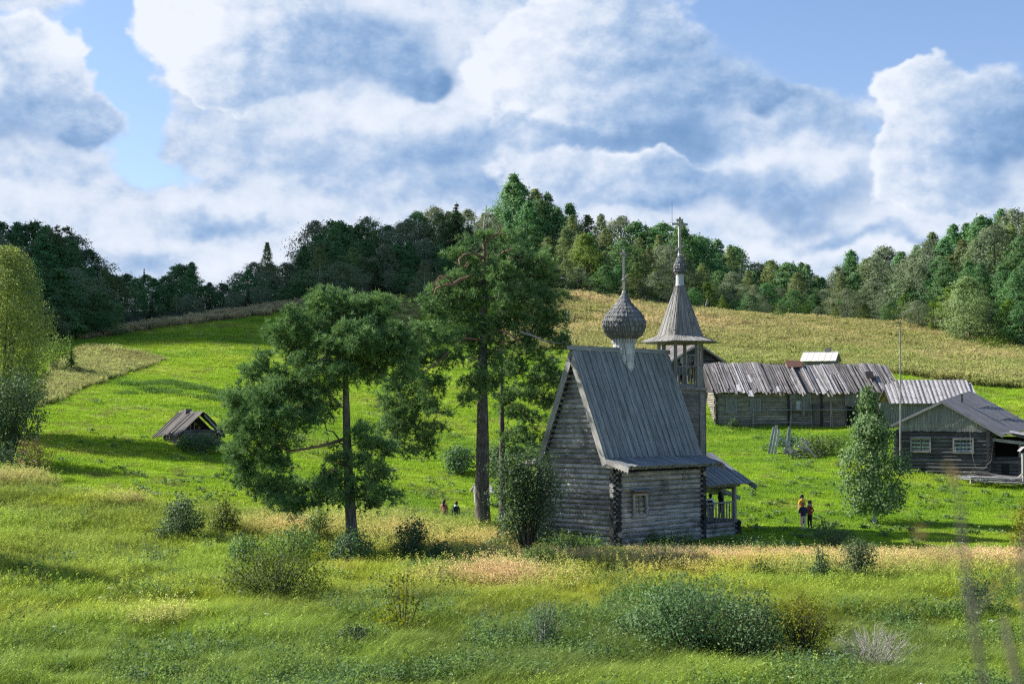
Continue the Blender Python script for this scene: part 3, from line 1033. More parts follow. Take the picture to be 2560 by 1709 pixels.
shingles(b, onion, .27, .17, DX, 0, lift=.04)
dome = b.build('onion_dome', M_SHING, chapel)
b = MB()
b.tube([(DX, 0, 13.5), (DX, 0, 13.72)], [.12, .085], 10, mi=1)
cross(b, DX, 0, 13.6, 16.02, 15.74, None, 14.38, .42, R(18), .11)
b.build('dome_cross', [M_TRIM, M_TIN], dome)
b = MB()
b.tube([(DX - .28, -.2, 16.9), (DX - .30, -.2, 15.0), (DX - .33, -.22, 13.8), (DX - .72, -.5, 12.7), (DX - 1.0, -.72, 12.0), (DX - .95, -.68, 11.3), (DX - .55, -.45, 10.9), (DX - .55, -.9, 8.2)], .014, 5)
b.build('lightning_wire', M_METAL, dome)

# hexagonal bell tower
TX = 8.87
T0 = R(11.3) - CH_YAW


def hexpt(r, z, k, x=TX, y=0.0):
    a = T0 + k * math.pi / 3
    return np.array([x + r * math.cos(a), y + r * math.sin(a), z])


tower = MB()
for k in range(6):
    z = 0.6
    while z < 8.25:
        h = rng.uniform(.20, .27)
        h = min(h, 8.28 - z)
        o = .012 + rng.uniform(0, .012)
        A, B = hexpt(1.46 + o, z, k), hexpt(1.46 + o, z, k + 1)
        A2, B2 = hexpt(1.46, z + h - .008, k), hexpt(1.46, z + h - .008, k + 1)
        i0, i1 = hexpt(1.40, z, k), hexpt(1.40, z, k + 1)
        j0, j1 = hexpt(1.40, z + h - .008, k), hexpt(1.40, z + h - .008, k + 1)
        tower.hexa([A, B, i1, i0, A2, B2, j1, j0], seed=None, axis=0)
        z += h
    tower.bar(hexpt(1.47, .6, k), hexpt(1.47, 8.2, k), .10, .10, up=hexpt(1, 0, k, 0) * (1, 1, 0))
tower_o = tower.build('bell_tower', M_SHAFT, chapel)
b = MB()
lo = [hexpt(1.62, 8.28, k) for k in range(6)]
hi = [hexpt(1.62, 8.44, k) for k in range(6)]
b.add(lo + hi, [tuple(range(5, -1, -1)), tuple(range(6, 12))] + [(k, (k + 1) % 6, 6 + (k + 1) % 6, 6 + k) for k in range(6)], [(p[0], p[1], 2.0) for p in lo + hi])
b.build('platform', M_SHAFT, tower_o)
for k in range(6):
    b = MB()
    b.bar(hexpt(1.28, 8.44, k), hexpt(1.28, 11.12, k), .17, .17, up=hexpt(1, 0, k, 0) * (1, 1, 0))
    b.build('belfry_post', M_POST, tower_o)
for k in range(6):
    b = MB()
    A, B = hexpt(1.28, 0, k), hexpt(1.28, 0, k + 1)
    b.bar(A + (0, 0, 9.62), B + (0, 0, 9.62), .09, .08)
    b.bar(A + (0, 0, 8.56), B + (0, 0, 8.56), .06, .20)
    b2 = MB()
    b2.bar(A + (0, 0, 11.02), B + (0, 0, 11.02), .12, .16)
    b2.build('belfry_beam', M_POST, tower_o)
    for i in range(1, 6):
        p_ = A + (B - A) * i / 6
        b.bar(p_ + (0, 0, 8.6), p_ + (0, 0, 9.6), .045, .045)
    b.build('railing', M_POST, tower_o)
# each face is cut from boards that narrow towards the top
tent = MB()
for k in range(6):
    a0, a1, c0, c1 = hexpt(.235, 14.34, k), hexpt(.235, 14.34, k + 1), hexpt(1.40, 11.32, k), hexpt(1.40, 11.32, k + 1)
    nn = 9
    for i in range(nn):
        s0, s1 = i / nn, (i + 1) / nn - .012
        o = hexpt(1, .3, k + .5, 0) * (.03 + .014 * (i % 2) + rng.uniform(0, .006))
        P = [a0 + (a1 - a0) * s0, c0 + (c1 - c0) * s0, c0 + (c1 - c0) * s1, a0 + (a1 - a0) * s1]
        tent.hexa([x_ for x_ in P] + [x_ + o for x_ in P], axis=0)
tent_o = tent.build('tent_roof', M_TENT, tower_o)
b = MB()
for k in range(6):
    a0, a1, c0, c1 = hexpt(1.28, 11.42, k), hexpt(1.28, 11.42, k + 1), hexpt(2.36, 11.02, k), hexpt(2.36, 11.02, k + 1)
    nn = 15
    for i in range(nn):
        s0, s1 = i / nn, (i + 1) / nn - .008
        o = np.array([0, 0, .035 + .012 * (i % 2)])
        bb_ = 1 + rng.uniform(-.02, .02)
        P = [a0 + (a1 - a0) * s0, a0 + (a1 - a0) * s0 + ((c0 + (c1 - c0) * s0) - (a0 + (a1 - a0) * s0)) * bb_, a0 + (a1 - a0) * s1 + ((c0 + (c1 - c0) * s1) - (a0 + (a1 - a0) * s1)) * bb_, a0 + (a1 - a0) * s1]
        b.hexa([x_ for x_ in P] + [x_ + o for x_ in P], axis=0)
b.build('roof_skirt', M_TENT, tower_o)
b = MB()
neck = [(.25, 14.25), (.23, 14.6), (.22, 15.0)]
b.lathe(neck, 12, (TX, 0, 0), mi=1)
b.lathe([(.27, 14.28), (.27, 14.36), (.23, 14.38)], 12, (TX, 0, 0), mi=1)
small = [(.24, 14.98), (.33, 15.12), (.37, 15.32), (.33, 15.52), (.22, 15.74), (.13, 15.95), (.09, 16.1)]
b.lathe(small, 16, (TX, 0, 0))
shingles(b, small, .17, .12, TX, 0, lift=.045)
small_o = b.build('small_onion', [M_SHING, M_PALE], tower_o)
b = MB()
b.tube([(TX, 0, 16.0), (TX, 0, 16.18)], [.12, .10], 10, mi=1)
cross(b, TX, 0, 16.1, 18.28, 17.88, 18.12, 16.5, .50, R(-45.2) + R(18), .13)
b.build('tower_cross', [M_TRIM, M_TIN], tower_o)
b = MB()
b.tube([(TX - .3, .3, 19.2), (TX - .3, .3, 17.2), (TX - .36, .36, 16.2), (TX - .5, .2, 15.5), (TX - .4, .1, 14.4), (TX - .95, -.1, 12.8), (TX - 1.3, -.2, 11.6)], .014, 5)
for z_, d_ in ((14.0, .52), (12.7, .98), (11.9, 1.28)):
    b.tube([(TX - d_, -.2, z_), (TX - d_ - .18, -.38, z_ + .1)], .03, 6, mi=1)
b.build('lightning_wire', [M_METAL, M_TIN], tower_o)

# porch behind the tower
b = MB()
PV, PX1 = 2.2, 11.0
log_rows(b, (L + .2, -PV), (PX1, -PV), -0.8, .92, ext=.02)
log_rows(b, (L + .2, PV), (PX1, PV), -0.8, .92, ext=.02)
log_rows(b, (PX1, -PV), (PX1, PV), -0.8, .92, ext=.22, off=.14)
porch = b.build('porch', M_LOG, chapel)
b = MB()
for z in np.arange(-.5, .85, .278):
    b.tube([(PX1 + .08, -PV, z), (PX1 + .38, -PV, z)], .15, 9)
    b.tube([(PX1 - .0, -PV - .08, z + .139), (PX1, -PV - .36, z + .139)], .15, 9)
b.build('porch_log_ends', M_END, porch)
b = MB()
b.box((L / 2 + PX1 / 2 + .1, 0, .74), (PX1 - L - .1, 2 * PV - .1, .10))
b.build('porch_floor', M_OLD, porch)
for y in (-PV, PV):
    for x_, w_ in ((PX1 - .05, .20), (L + .3, .16)):
        b = MB()
        b.bar((x_, y, .9), (x_, y, 2.85), w_, w_)
        b.build('porch_post', M_POST, porch)
    b = MB()
    b.tube([(L + .1, y, 2.9), (PX1 + .42, y, 2.9)], .12, 9)
    b.build('porch_beam', M_POST, porch)
b = MB()
b.bar((PX1 - .05, -PV, 2.72), (PX1 - .05, PV, 2.72), .14, .16)
b.build('porch_beam', M_POST, porch)
for (a_, e_) in (((L + .3, -PV), (PX1, -PV)), ((L + .3, PV), (PX1, PV))):
    b = MB()
    a_, e_ = np.array([*a_, 0.0]), np.array([*e_, 0.0])
    b.bar(a_ + (0, 0, 1.93), e_ + (0, 0, 1.93), .09, .09)
    for i in range(1, 14):
        p_ = a_ + (e_ - a_) * i / 14
        b.bar(p_ + (0, 0, .9), p_ + (0, 0, 1.9), .055, .055)
    b.build('porch_railing', M_POST, porch)
b = MB()
for s in (-1, 1):
    plank_plane(b, (L + .1, 0, 4.62), (11.75, 0, 4.62), (L + .1, s * 2.92, 2.96), (11.75, s * 2.92, 2.96), .22, th=.045, alt=.03, jit=.05, tail=.05, nrm=(0, 0, 1))
b.build('porch_roof', M_ROOF, porch)
for s in (-1, 1):
    b = MB()
    e0, e1 = np.array([11.79, 0, 4.60]), np.array([11.79, s * 3.15, 2.80])
    b.bar(e0 - (0, 0, .06), e1 - (0, 0, .06), .05, .26)
    sawtooth(b, e0 - (0, 0, .19), e1 - (0, 0, .19), .10, 22, out=(1, 0, 0))
    b.build('porch_bargeboard', M_ROOF, porch)
b = MB()
plank_plane(b, (11.2, -1.1, 2.66), (11.2, 1.0, 2.66), (12.9, -1.1, 2.12), (12.9, 1.0, 2.12), .2, nrm=(0, 0, 1))
b.bar((11.1, -1.14, 2.60), (13.0, -1.14, 2.02), .05, .2)
sawtooth(b, (11.1, -1.14, 2.5), (13.0, -1.14, 1.94), .10, 14, out=(0, 1, 0))
for x_, h_ in ((12.7, 2.1), (11.5, 2.5)):
    b.bar((x_, -1.0, -.2), (x_, -1.0, h_), .12, .12)
for i in range(4):
    b.box((11.5 + i * .35, 0, .65 - i * .2), (.36, 1.9, .06))
b.build('stair_canopy', M_ROOF, porch)


def chapel_world(u, v, z):
    c_, s_ = math.cos(CH_YAW), math.sin(CH_YAW)
    return np.array([CHX + u * c_ + v * s_, CHY + u * s_ - v * c_, z])

# ------------------------------------------------------------------ the long barn on the rise
P = pt(1791, 1061, 136)
barn = thing('log_barn', 'long low log barn with a sagging roof of broken silvery boards', 'barn', (P[0], P[1], P[2]), R(-1.0))
BL, BD, BW = 16.3, 6.6, 2.95
b = MB()
log_rows(b, (0, 0), (6.85, 0), -.5, BW + .15, r=.125, ext=.22)
log_rows(b, (6.85, 0.02), (10.0, 0.02), -.5, BW + .1, r=.12, ext=.0)
log_rows(b, (10.0, 0), (BL, 0), -.5, BW + .15, r=.125, ext=.22)
b.build('front_wall', M_BARN, barn)
b = MB()
log_rows(b, (0, 0), (0, BD), -.5, BW + .1, r=.125, ext=.24, off=.12)
log_rows(b, (BL, 0), (BL, BD), -.5, BW + .1, r=.125, ext=.24, off=.12)
log_rows(b, (0, BD), (BL, BD), -.5, BW + .1, r=.125, ext=.2)
for x in (0, BL):
    log_rows(b, (x, 0), (x, BD), BW, BW + 2.6, r=.125, taper=lambda z: max(0, (BW + 2.7 - z) / 2.7) * BD / 2)
b.build('end_wall', M_BARN, barn)
b = MB()
b.box((BL / 2, BD / 2, 1.3), (BL - .2, BD - .3, 3.3))
b.box((8.4, .1, 1.2), (3.0, .1, 3.4))
b.build('inner_lining', M_DARK, barn)
for x in (0, 6.85, 10.0, BL):
    b = MB()
    for z in np.arange(-.3, BW, .24):
        b.tube([(x, .05, z), (x + rng.uniform(-.03, .03), -rng.uniform(.22, .36), z)], .12, 8)
    b.build('corner_log_ends', M_END, barn)
# roof boards
RY, RZ_, EY, EZ = 3.2, BW + 2.92, -.62, BW + .02
b = MB()
b.add([(-1.0, EY + .2, EZ + .08), (BL + .9, EY + .2, EZ + .08), (BL + .4, RY, RZ_ - .16), (-1.0, RY, RZ_ - .16), (-1.0, BD + .4, EZ), (BL + .9, BD + .4, EZ)], [(0, 1, 2, 3), (3, 2, 5, 4)], [(0, 0, 1)] * 6)
b.build('roof_underlay', M_OLD, barn)
r1 = MB()
x = -1.05
nv = np.array([0, -(RZ_ - EZ), RY - EY])
nv /= np.linalg.norm(nv)
while x < BL + .75:
    w = rng.uniform(.13, .25)
    if 7.75 < x < 8.15:
        x += w
        continue
    sil = rng.random()
    tgt = 1 if (sil < .07 or (9 < x and sil < .16)) else 0
    sag = .10 * math.sin(x * .55) + .05 * math.sin(x * 1.7 + 1)
    lay = 2 if rng.random() < .55 else 1
    for k in range(lay):
        ww = w * (1 if k == 0 else rng.uniform(.5, .9))
        top = RZ_ + sag - .04 * x / 5
        t0 = 0 if rng.random() < .8 or k == 0 else rng.uniform(.1, .5)
        ext = rng.choice([0, 0, 0, .05, .12, .2, -.1]) if k == 0 else rng.choice([0, .1, .25, -.3, -.5, .35])
        if rng.random() < .07:
            ext = rng.uniform(.3, .6)
        sk = rng.uniform(-.10, .10) + .12 * k * rng.uniform(-1, 1)
        A = np.array([x + w * .5, RY, top])
        B = np.array([x + w * .5 + sk + .62, EY, EZ + sag * .4])
        A2, B2 = A + (B - A) * t0, A + (B - A) * (1 + ext / 4.8)
        off = nv * (.03 + .06 * k + rng.uniform(0, .09))
        r1.bar(A2 + off, B2 + off, ww * .80, .04, up=nv, mi=(1 if k and rng.random() < .22 else tgt))
    x += w * rng.uniform(.9, 1.25)
r1.build('roof_boards', [M_BROOF, M_SILVER], barn)
for x0, tz, wd in ((3.1, .42, .55), (3.6, .55, .42), (2.9, .95, .5), (5.7, .8, .5), (1.9, .75, .45)):
    b = MB()
    A = np.array([x0, RY + (EY - RY) * tz, RZ_ + (EZ - RZ_) * tz]) + nv * .13
    e = np.array([.16, EY - RY, EZ - RZ_]) * rng.uniform(.14, .3)
    b.add([A, A + e, A + e + (wd, 0, -.02), A + (wd * .8, 0, .06)], [(0, 1, 2, 3)], [(0, 0, 3), (1, 0, 3), (1, .4, 3), (0, .4, 3)])
    b.build('bark_sheet', M_SILVER, barn)
b = MB()
b.box((14.9, 1.1, BW + 1.82), (.75, 1.1, .05), tilt=('X', math.atan2(RZ_ - EZ, RY - EY)))
b.build('roof_hole', M_DARK, barn)
b = MB()
A = np.array([7.2, RY, RZ_ + .12])
b.hexa([A, A + (1.6, 0, -.05), A + (1.6, -.55, -.42), A + (.1, -.6, -.5), A + (0, .05, .3), A + (1.55, .05, .2), A + (1.6, -.56, -.36), A + (.05, -.62, -.44)])
b.build('ridge_sheet', M_RUST, barn)
for cx_, w_, h_ in ((1.42, .78, 1.1), (3.72, .80, 1.15)):
    b = MB()
    for i in range(5):
        b.box((cx_ - w_ / 2 + w_ * (i + .5) / 5, -.17, 1.78), (w_ / 5 - .012, .03, h_))
    o = b.build('shutter', M_GABLE, barn)
    b = MB()
    for s in (-1, 1):
        b.box((cx_ + s * (w_ / 2 + .05), -.19, 1.78), (.09, .07, h_ + .2))
        b.box((cx_, -.188, 1.78 + s * (h_ / 2 + .05)), (w_, .066, .09))
    b.build('shutter_frame', M_FRAME, o)
window(barn, (7.55, -.16, 1.85), (1, 0), .95, .85, 2, 2, frame=.06, curtain=[(.55, 1.0)])
for x0, x1, z0, z1, tl in ((8.05, 9.0, .95, BW + .05, .4), (12.2, 13.9, 1.85, BW, .1), (6.9, 8.0, 2.35, BW, .1)):
    b = MB()
    plank_plane(b, (x0, -.2, z1), (x1, -.2, z1), (x0, -.2, z0), (x1, -.2, z0), .16, tail=tl, nrm=(0, -1, 0))
    b.build('boarding', M_GABLE, barn)
b = MB()
for i in range(4):
    b.box((9.25 + .17 * i, -.17, .95), (.16, .05, 1.95))
o = b.build('door', M_OLD, barn)
b = MB()
b.box((9.82, -.22, .9), (.05, .04, .16))
b.build('handle', M_METAL, o)
b = MB()
b.box((13.2, -.14, .75), (1.7, .06, 1.9), mi=1)
b.bar((12.3, -.2, -.2), (12.3, -.2, 1.8), .12, .12)
b.bar((12.3, -.2, 1.8), (14.2, -.2, 1.8), .10, .12)
b.bar((13.0, -.55, -.2), (13.5, -.2, 1.6), .25, .04)
b.build('dark_doorway', [M_OLD, M_DARK], barn)
for pts_ in ([(3.4, -.55, 1.38), (9.6, -.6, 1.42), (16.2, -.55, 1.40)], [(3.3, -.5, .15), (6.6, -.5, .22), (9.0, -.5, .18)]):
    b = MB()
    b.tube(pts_, .045, 7)
    b.build('rail', M_POST, barn)
for x_, t_ in ((6.9, .2), (7.0, .1), (9.0, -.1), (10.75, .05), (10.95, -.1), (3.4, .1)):
    b = MB()
    b.tube([(x_, -.5, -.3), (x_ + t_, -.34, rng.uniform(1.5, 2.6))], .055, 7)
    b.build('pole', M_POST, barn)

# ------------------------------------------------------------------ board shed between barn and house
P = pt(2228, 1062, 127)
shed = thing('board_shed', 'shed of upright boards with pale ribbed board roof behind the dark log house', 'shed', (P[0], P[1], 5.6), R(-2))
b = MB()
x = -.9
while x < 7.6:
    w = .2
    lean = -.5 * max(0, (1.5 - x)) / 2.4
    b.hexa([(x + lean, 0, -.4), (x + w - .012 + lean, 0, -.4), (x + w - .012 + lean, .04, -.4), (x + lean, .04, -.4), (x, 0, 2.3), (x + w - .012, 0, 2.3), (x + w - .012, .04, 2.3), (x, .04, 2.3)])
    x += w
b.build('front_wall', M_GABLE, shed)
b = MB()
log_rows(b, (3.6, -.12), (7.7, -.12), 1.5, 2.35, r=.11, ext=0)
b.box((3.4, 2.0, 1.0), (8.3, 3.6, 2.6))
b.build('inner_wall', M_OLD, shed)
b = MB()
n = 20
tops = []
for i in range(n):
    x0, x1 = -.1 + 8.0 * i / n, -.1 + 8.0 * (i + 1) / n - .05
    tz = 4.35 - .14 * max(0, 3 - i) + (-.25 if i == n - 1 else 0)
    sk = .72
    for xx, ww, up_, mi in ((x0, x1 - x0, .0, 0), (x0 - .05, .12, .05, 1)):
        b.hexa([(xx + .1, 3.0, tz + up_), (xx - .1, -.45, 2.2 + up_), (xx - .1 + ww, -.45, 2.2 + up_), (xx + .1 + ww, 3.0, tz + up_),
                (xx + .1, 3.0, tz + .045 + up_), (xx - .1, -.45, 2.245 + up_), (xx - .1 + ww, -.45, 2.245 + up_), (xx + .1 + ww, 3.0, tz + .045 + up_)], mi)
b.build('roof', [M_SILVER, M_BROOF], shed)
b = MB()
plank_plane(b, (.4, 3.02, 4.15), (7.9, 3.02, 4.0), (.0, 5.6, 2.4), (8.6, 5.6, 2.4), .3, nrm=(0, .5, 1))
b.build('back_roof', M_BROOF, shed)

# ------------------------------------------------------------------ dark log house on the right
P = pt(2245, 1178, 104)
house = thing('log_house', 'dark log house with two curtained windows and a pale board gable', 'house', (P[0], P[1], P[2] - .05), R(-24))
HW, HL, HH = 6.35, 8.2, 3.08
AP = np.array([3.2, -.45, 5.12])
EL, ERr = np.array([-1.0, -.45, 3.10]), np.array([7.35, -.45, 2.66])
AB, ELB, ERB = np.array([4.3, HL, 5.95]), np.array([-.6, HL, 3.3]), np.array([9.0, HL, 3.2])
b = MB()
log_rows(b, (0, 0), (HW, 0), -.6, HH, r=.15, ext=.24)
b.build('front_wall', M_DARKW, house)
b = MB()
log_rows(b, (0, 0), (0, HL), -.6, HH, r=.15, ext=.24, off=.14)
log_rows(b, (HW, 0), (HW, HL), -.6, HH - .1, r=.15, ext=.24, off=.14)
log_rows(b, (0, HL), (HW, HL), -.6, HH, r=.15, ext=.24)
b.build('side_wall', M_DARKW, house)
b = MB()
b.box((HW / 2, HL / 2, 1.4), (HW - .35, HL - .5, 3.6))
b.build('inner_lining', M_DARK, house)
for x in (0, HW):
    b = MB()
    for z in np.arange(-.4, HH - .1, .288):
        b.tube([(x, -.06, z + .14), (x, -.40, z + .14)], .14, 9)
    b.build('corner_log_ends', M_END, house)
b = MB()
x = .1
while x < HW + .15:
    w = rng.uniform(.15, .2)
    top = lambda xx: (AP[2] + (EL[2] - AP[2]) * (AP[0] - xx) / (AP[0] - EL[0]) if xx < AP[0] else AP[2] + (ERr[2] - AP[2]) * (xx - AP[0]) / (ERr[0] - AP[0])) - .03
    z0 = HH - .05 - .05 * x / HW * 4 * .3 + rng.uniform(-.04, .0)
    y0 = -.23 - rng.uniform(0, .012)
    if top(x) > z0 and top(x + w) > z0:
        b.hexa([(x, y0, z0), (x + w - .01, y0, z0), (x + w - .01, y0 + .03, z0), (x, y0 + .03, z0), (x, y0, top(x)), (x + w - .01, y0, top(x + w)), (x + w - .01, y0 + .03, top(x + w)), (x, y0 + .03, top(x))])
    x += w
b.build('gable', M_GABLE, house)
b = MB()
plank_plane(b, AP, AB, EL, ELB, .3, th=.05, alt=.02, nrm=(-1, 0, 1))
plank_plane(b, AP, AB, ERr, ERB, .3, th=.05, alt=.02, nrm=(1, 0, 1))
for t in (.38, .72):
    for s0, s1 in ((AP + (ERr - AP) * t, AB + (ERB - AB) * t),):
        nn_ = np.array([.45, 0, .9])
        b.bar(s0 + nn_ * .09 + (0, 2.2, .25), s1 + nn_ * .09 + (0, -.4, .02), .05, .05)
for A, E_ in ((AP, EL), (AP, ERr)):
    b.bar(A + (0, -.03, -.05), E_ + (0, -.03, -.05), .05, .14)
b.build('roof', M_HROOF, house)
for cx_, nme in ((1.65, 'window'), (4.62, 'window')):
    cz = 2.02 - .06 * (cx_ > 3)
    fo = window(house, (cx_, -.17, cz), (.9998, -.0), 1.22, .86, 3 if cx_ > 3 else 4, 2, frame=.12, curtain=[(0, .48), (.56, 1)] if cx_ < 3 else [(0, .98)], fm=M_GABLE)
b = MB()
b.tube([(4.25, 2.6, 3.9), (4.22, 2.6, 5.65)], .11, 12)
b.tube([(4.22, 2.6, 5.65), (4.22, 2.6, 5.72)], [.14, .14], 12)
b.build('chimney_pipe', M_METAL, house)
b = MB()
log_rows(b, (HW + .1, .5), (9.9, .5), -.6, 1.3, r=.14, ext=.05)
log_rows(b, (HW + .1, 3.4), (9.9, 3.4), -.6, 2.4, r=.14, ext=.05)
porch2 = b.build('lean_to', M_DARKW, house)
b = MB()
b.box((8.0, 3.1, 1.5), (2.9, .1, 2.2), mi=1)
b.box((7.4, .55, .2), (.5, .5, 1.0), mi=1)
b.bar((6.3, .2, 2.45), (10.3, .2, 1.98), .10, .22)
log_rows(b, (8.6, 1.2), (9.5, 1.2), .9, 2.2, r=.13, ext=0)
b.build('lean_to_opening', [M_POST, M_DARK], porch2)
for x_, y_ in ((9.75, .45), (8.35, .5)):
    b = MB()
    b.bar((x_, y_, -.3), (x_ + .05, y_, 2.35), .15, .15)
    b.build('lean_to_post', M_POST, porch2)
b = MB()
plank_plane(b, (6.6, .0, 2.98), (6.6, 4.0, 3.2), (10.4, .0, 2.2), (10.4, 4.0, 2.4), .28, nrm=(0, 0, 1))
b.build('lean_to_roof', M_HROOF, porch2)
b = MB()
plank_plane(b, (7.7, -.1, 2.92), (7.7, 1.2, 2.98), (10.5, -.1, 2.36), (10.5, 1.2, 2.42), .6, nrm=(0, 0, 1))
b.build('pale_roof_sheet', M_SILVER, porch2)
b = MB()
b.tube([(5.1, -.32, 2.9), (5.2, -.34, 1.6), (5.35, -.36, .75), (5.6, -.4, .25), (6.0, -.42, .35), (6.5, -.4, .9), (6.7, -.3, 2.4)], .009, 5)
b.build('cable', M_POST, house)

# ------------------------------------------------------------------ house behind the belfry
P = pt(1740, 950, 150)
h2 = thing('log_cottage', 'log cottage with a pale framed window seen behind the belfry posts', 'house', (P[0], P[1], 10.3), R(24))
b = MB()
log_rows(b, (-2.7, 0), (2.7, 0), -.3, 2.2, r=.13, ext=.2)
log_rows(b, (-2.7, 0), (2.7, 0), 2.2, 3.7, r=.13, taper=lambda z: max(.1, 2.9 * (3.85 - z) / 1.9))
b.build('front_wall', M_DARKW, h2)
b = MB()
for x in (-2.7, 2.7):
    log_rows(b, (x, 0), (x, 7), -.3, 2.2, r=.13, ext=.2)
b.box((0, 3.5, 1.0), (5.1, 6.7, 2.4))
b.build('side_wall', M_DARKW, h2)
b = MB()
for s in (-1, 1):
    plank_plane(b, (0, -.6, 3.95), (0, 7.3, 3.95), (s * 3.35, -.6, 2.05), (s * 3.35, 7.3, 2.05), .24, alt=.03, jit=.05, tail=.06, nrm=(s, 0, 1))
b.build('roof', M_BROOF, h2)
for s in (-1, 1):
    b = MB()
    b.bar((0, -.64, 3.88), (s * 3.4, -.64, 1.98), .05, .2)
    b.build('bargeboard', M_POST, h2)
b = MB()
b.bar((3.2, -.6, 2.05), (3.2, -.6, 1.4), .5, .06, up=(0, 1, 0))
b.build('eave_board', M_POST, h2)
window(h2, (-.75, -.15, 2.15), (1, 0), .9, 1.1, 2, 2, frame=.14, depth=.12)
b = MB()
b.box((-1.72, -.2, 2.1), (.6, .05, 1.0))
b.build('shutter', M_FRAME, h2)

# ------------------------------------------------------------------ small hut beyond the barn
P = pt(2046, 925, 153)
hut = thing('small_hut', 'small hut with a pale sheet roof and chimney above the barn ridge', 'hut', (P[0], P[1], 11.4), R(-24))
b = MB()
b.box((0, 1.3, .55), (3.3, 2.6, 1.6))
b.add([(1.66, 0, 1.3), (1.66, 2.6, 1.3), (1.66, 1.3, 2.05), (1.6, 0, 1.3), (1.6, 2.6, 1.3), (1.6, 1.3, 2.05)], [(0, 1, 2), (5, 4, 3)], [(0, 0, 1), (0, 2, 1), (1, 1, 1)] * 2)
b.build('wall', M_GABLE, hut)
b = MB()
for s, y1 in ((0, -.35), (1, 2.95)):
    plank_plane(b, (-1.9, 1.3, 2.15), (1.95, 1.3, 2.15), (-1.95, y1, 1.12), (1.95, y1, 1.12), .32, th=.03, alt=.015, nrm=(0, y1 - 1.3, 1))
b.bar((-1.95, 1.3, 2.2), (2.05, 1.3, 2.2), .16, .08)
rf = b.build('roof', M_TIN, hut)
b = MB()
b.box((.75, 1.45, 2.35), (.62, .5, .6))
b.build('chimney', M_BRICK, rf)

M_ROT = wood('black_rotten_board', (.032, .030, .030), (.135, .125, .12), var=.8, stain=(.02, .02, .02), stain_amt=.5)
# ------------------------------------------------------------------ ruined shed in the left field
P = pt(503, 1106, 104)
ruin = thing('ruined_hut', 'collapsed little log hut with open gable and grey board roof in the field', 'hut', (P[0], P[1], gz(P[0], P[1]) - .05), R(40))
b = MB()
for x in (-1.7, 1.7):
    log_rows(b, (x, 0), (x, 3.1), -.3, 1.0, r=.10, ext=.15)
log_rows(b, (-1.7, 0), (1.7, 0), -.3, 1.15, r=.10, ext=.15, off=.1)
log_rows(b, (-1.7, 3.1), (1.7, 3.1), -.3, 1.15, r=.10, ext=.15, off=.1)
b.bar((-1.75, -.1, -.3), (-1.75, -.1, .85), .16, .16)
for i_ in range(9):
    x_ = -1.75 + .40 * i_
    zt_ = min(2.05, 2.26 - max(abs(x_), abs(x_ + .38)) * .62)
    if zt_ > 1.02 and i_ != 4:
        b.hexa([(x_, 3.0, 1.0), (x_ + .38, 3.0, 1.0), (x_ + .38, 3.04, 1.0), (x_, 3.04, 1.0), (x_, 3.0, zt_), (x_ + .38, 3.0, zt_), (x_ + .38, 3.04, zt_), (x_, 3.04, zt_)])
b.build('wall', M_OLD, ruin)
b = MB()
b.box((0, 1.5, .25), (3.2, 2.8, 1.3), mi=1)
for i in range(16):
    a_ = np.array([rng.uniform(-1.3, 1.3), rng.uniform(.1, 1.2), .8 + rng.uniform(0, .35)])
    b.bar(a_, a_ + (rng.uniform(-.5, .5), rng.uniform(-.3, .3), rng.uniform(-.1, .2)), .14, .03)
b.build('rubble_boards', [M_OLD, M_DARK], ruin)
b = MB()
yy = -.35
while yy < 3.4:
    w = rng.uniform(.16, .26)
    for s in (-1, 1):
        if s > 0 and .9 < yy < 1.4:
            continue
        t = 1 + rng.uniform(-.08, .12) + (.08 if yy > 2.6 else 0)
        A, B = np.array([s * .03, yy + w / 2, 2.25 + .06 * yy / 3]), np.array([s * 2.3, yy + w / 2 + rng.uniform(-.08, .08), .78])
        b.bar(A, A + (B - A) * t, w * .93, .04, up=(s * .6, 0, .8))
        if rng.random() < .4:
            b.bar(A + (B - A) * .1 + (0, 0, .06), A + (B - A) * (t + .03) + (0, .1, .06), w * .5, .04, up=(s * .6, 0, .8))
    yy += w
b.build('roof', M_ROT, ruin)
b = MB()
b.box((-.05, 2.2, 2.2), (.5, .42, .5))
b.box((-.36, 2.0, 2.0), (.12, .1, .9))
b.build('vent_box', M_BRICK, ruin)
b = MB()
b.bar((1.75, -.38, .8), (.05, -.38, 2.05), .06, .12)
b.bar((1.4, -.2, .95), (2.1, -.3, .55), .5, .03, mi=1)
b.build('rafters', [M_POST, M_SILVER], ruin)
ruin.scale = (.84, .92, 1.12)

# ------------------------------------------------------------------ small roofed well behind the big pine
P = on_ground(1205, 95)
well = thing('well_house', 'little grey well house with a board roof behind the thick pine trunk', 'well', P, R(12))
b = MB()
b.box((0, 0, .35), (.92, .8, 1.0))
b.build('box', M_POST, well)
b = MB()
for s in (-1, 1):
    plank_plane(b, (-.55, 0, 1.28), (.55, 0, 1.28), (-.72, s * .72, .78), (.72, s * .72, .78), .18, th=.03, alt=.02, nrm=(0, s, 1))
b.bar((-.6, 0, 1.31), (.6, 0, 1.31), .10, .05)
b.build('roof', M_SILVER, well)

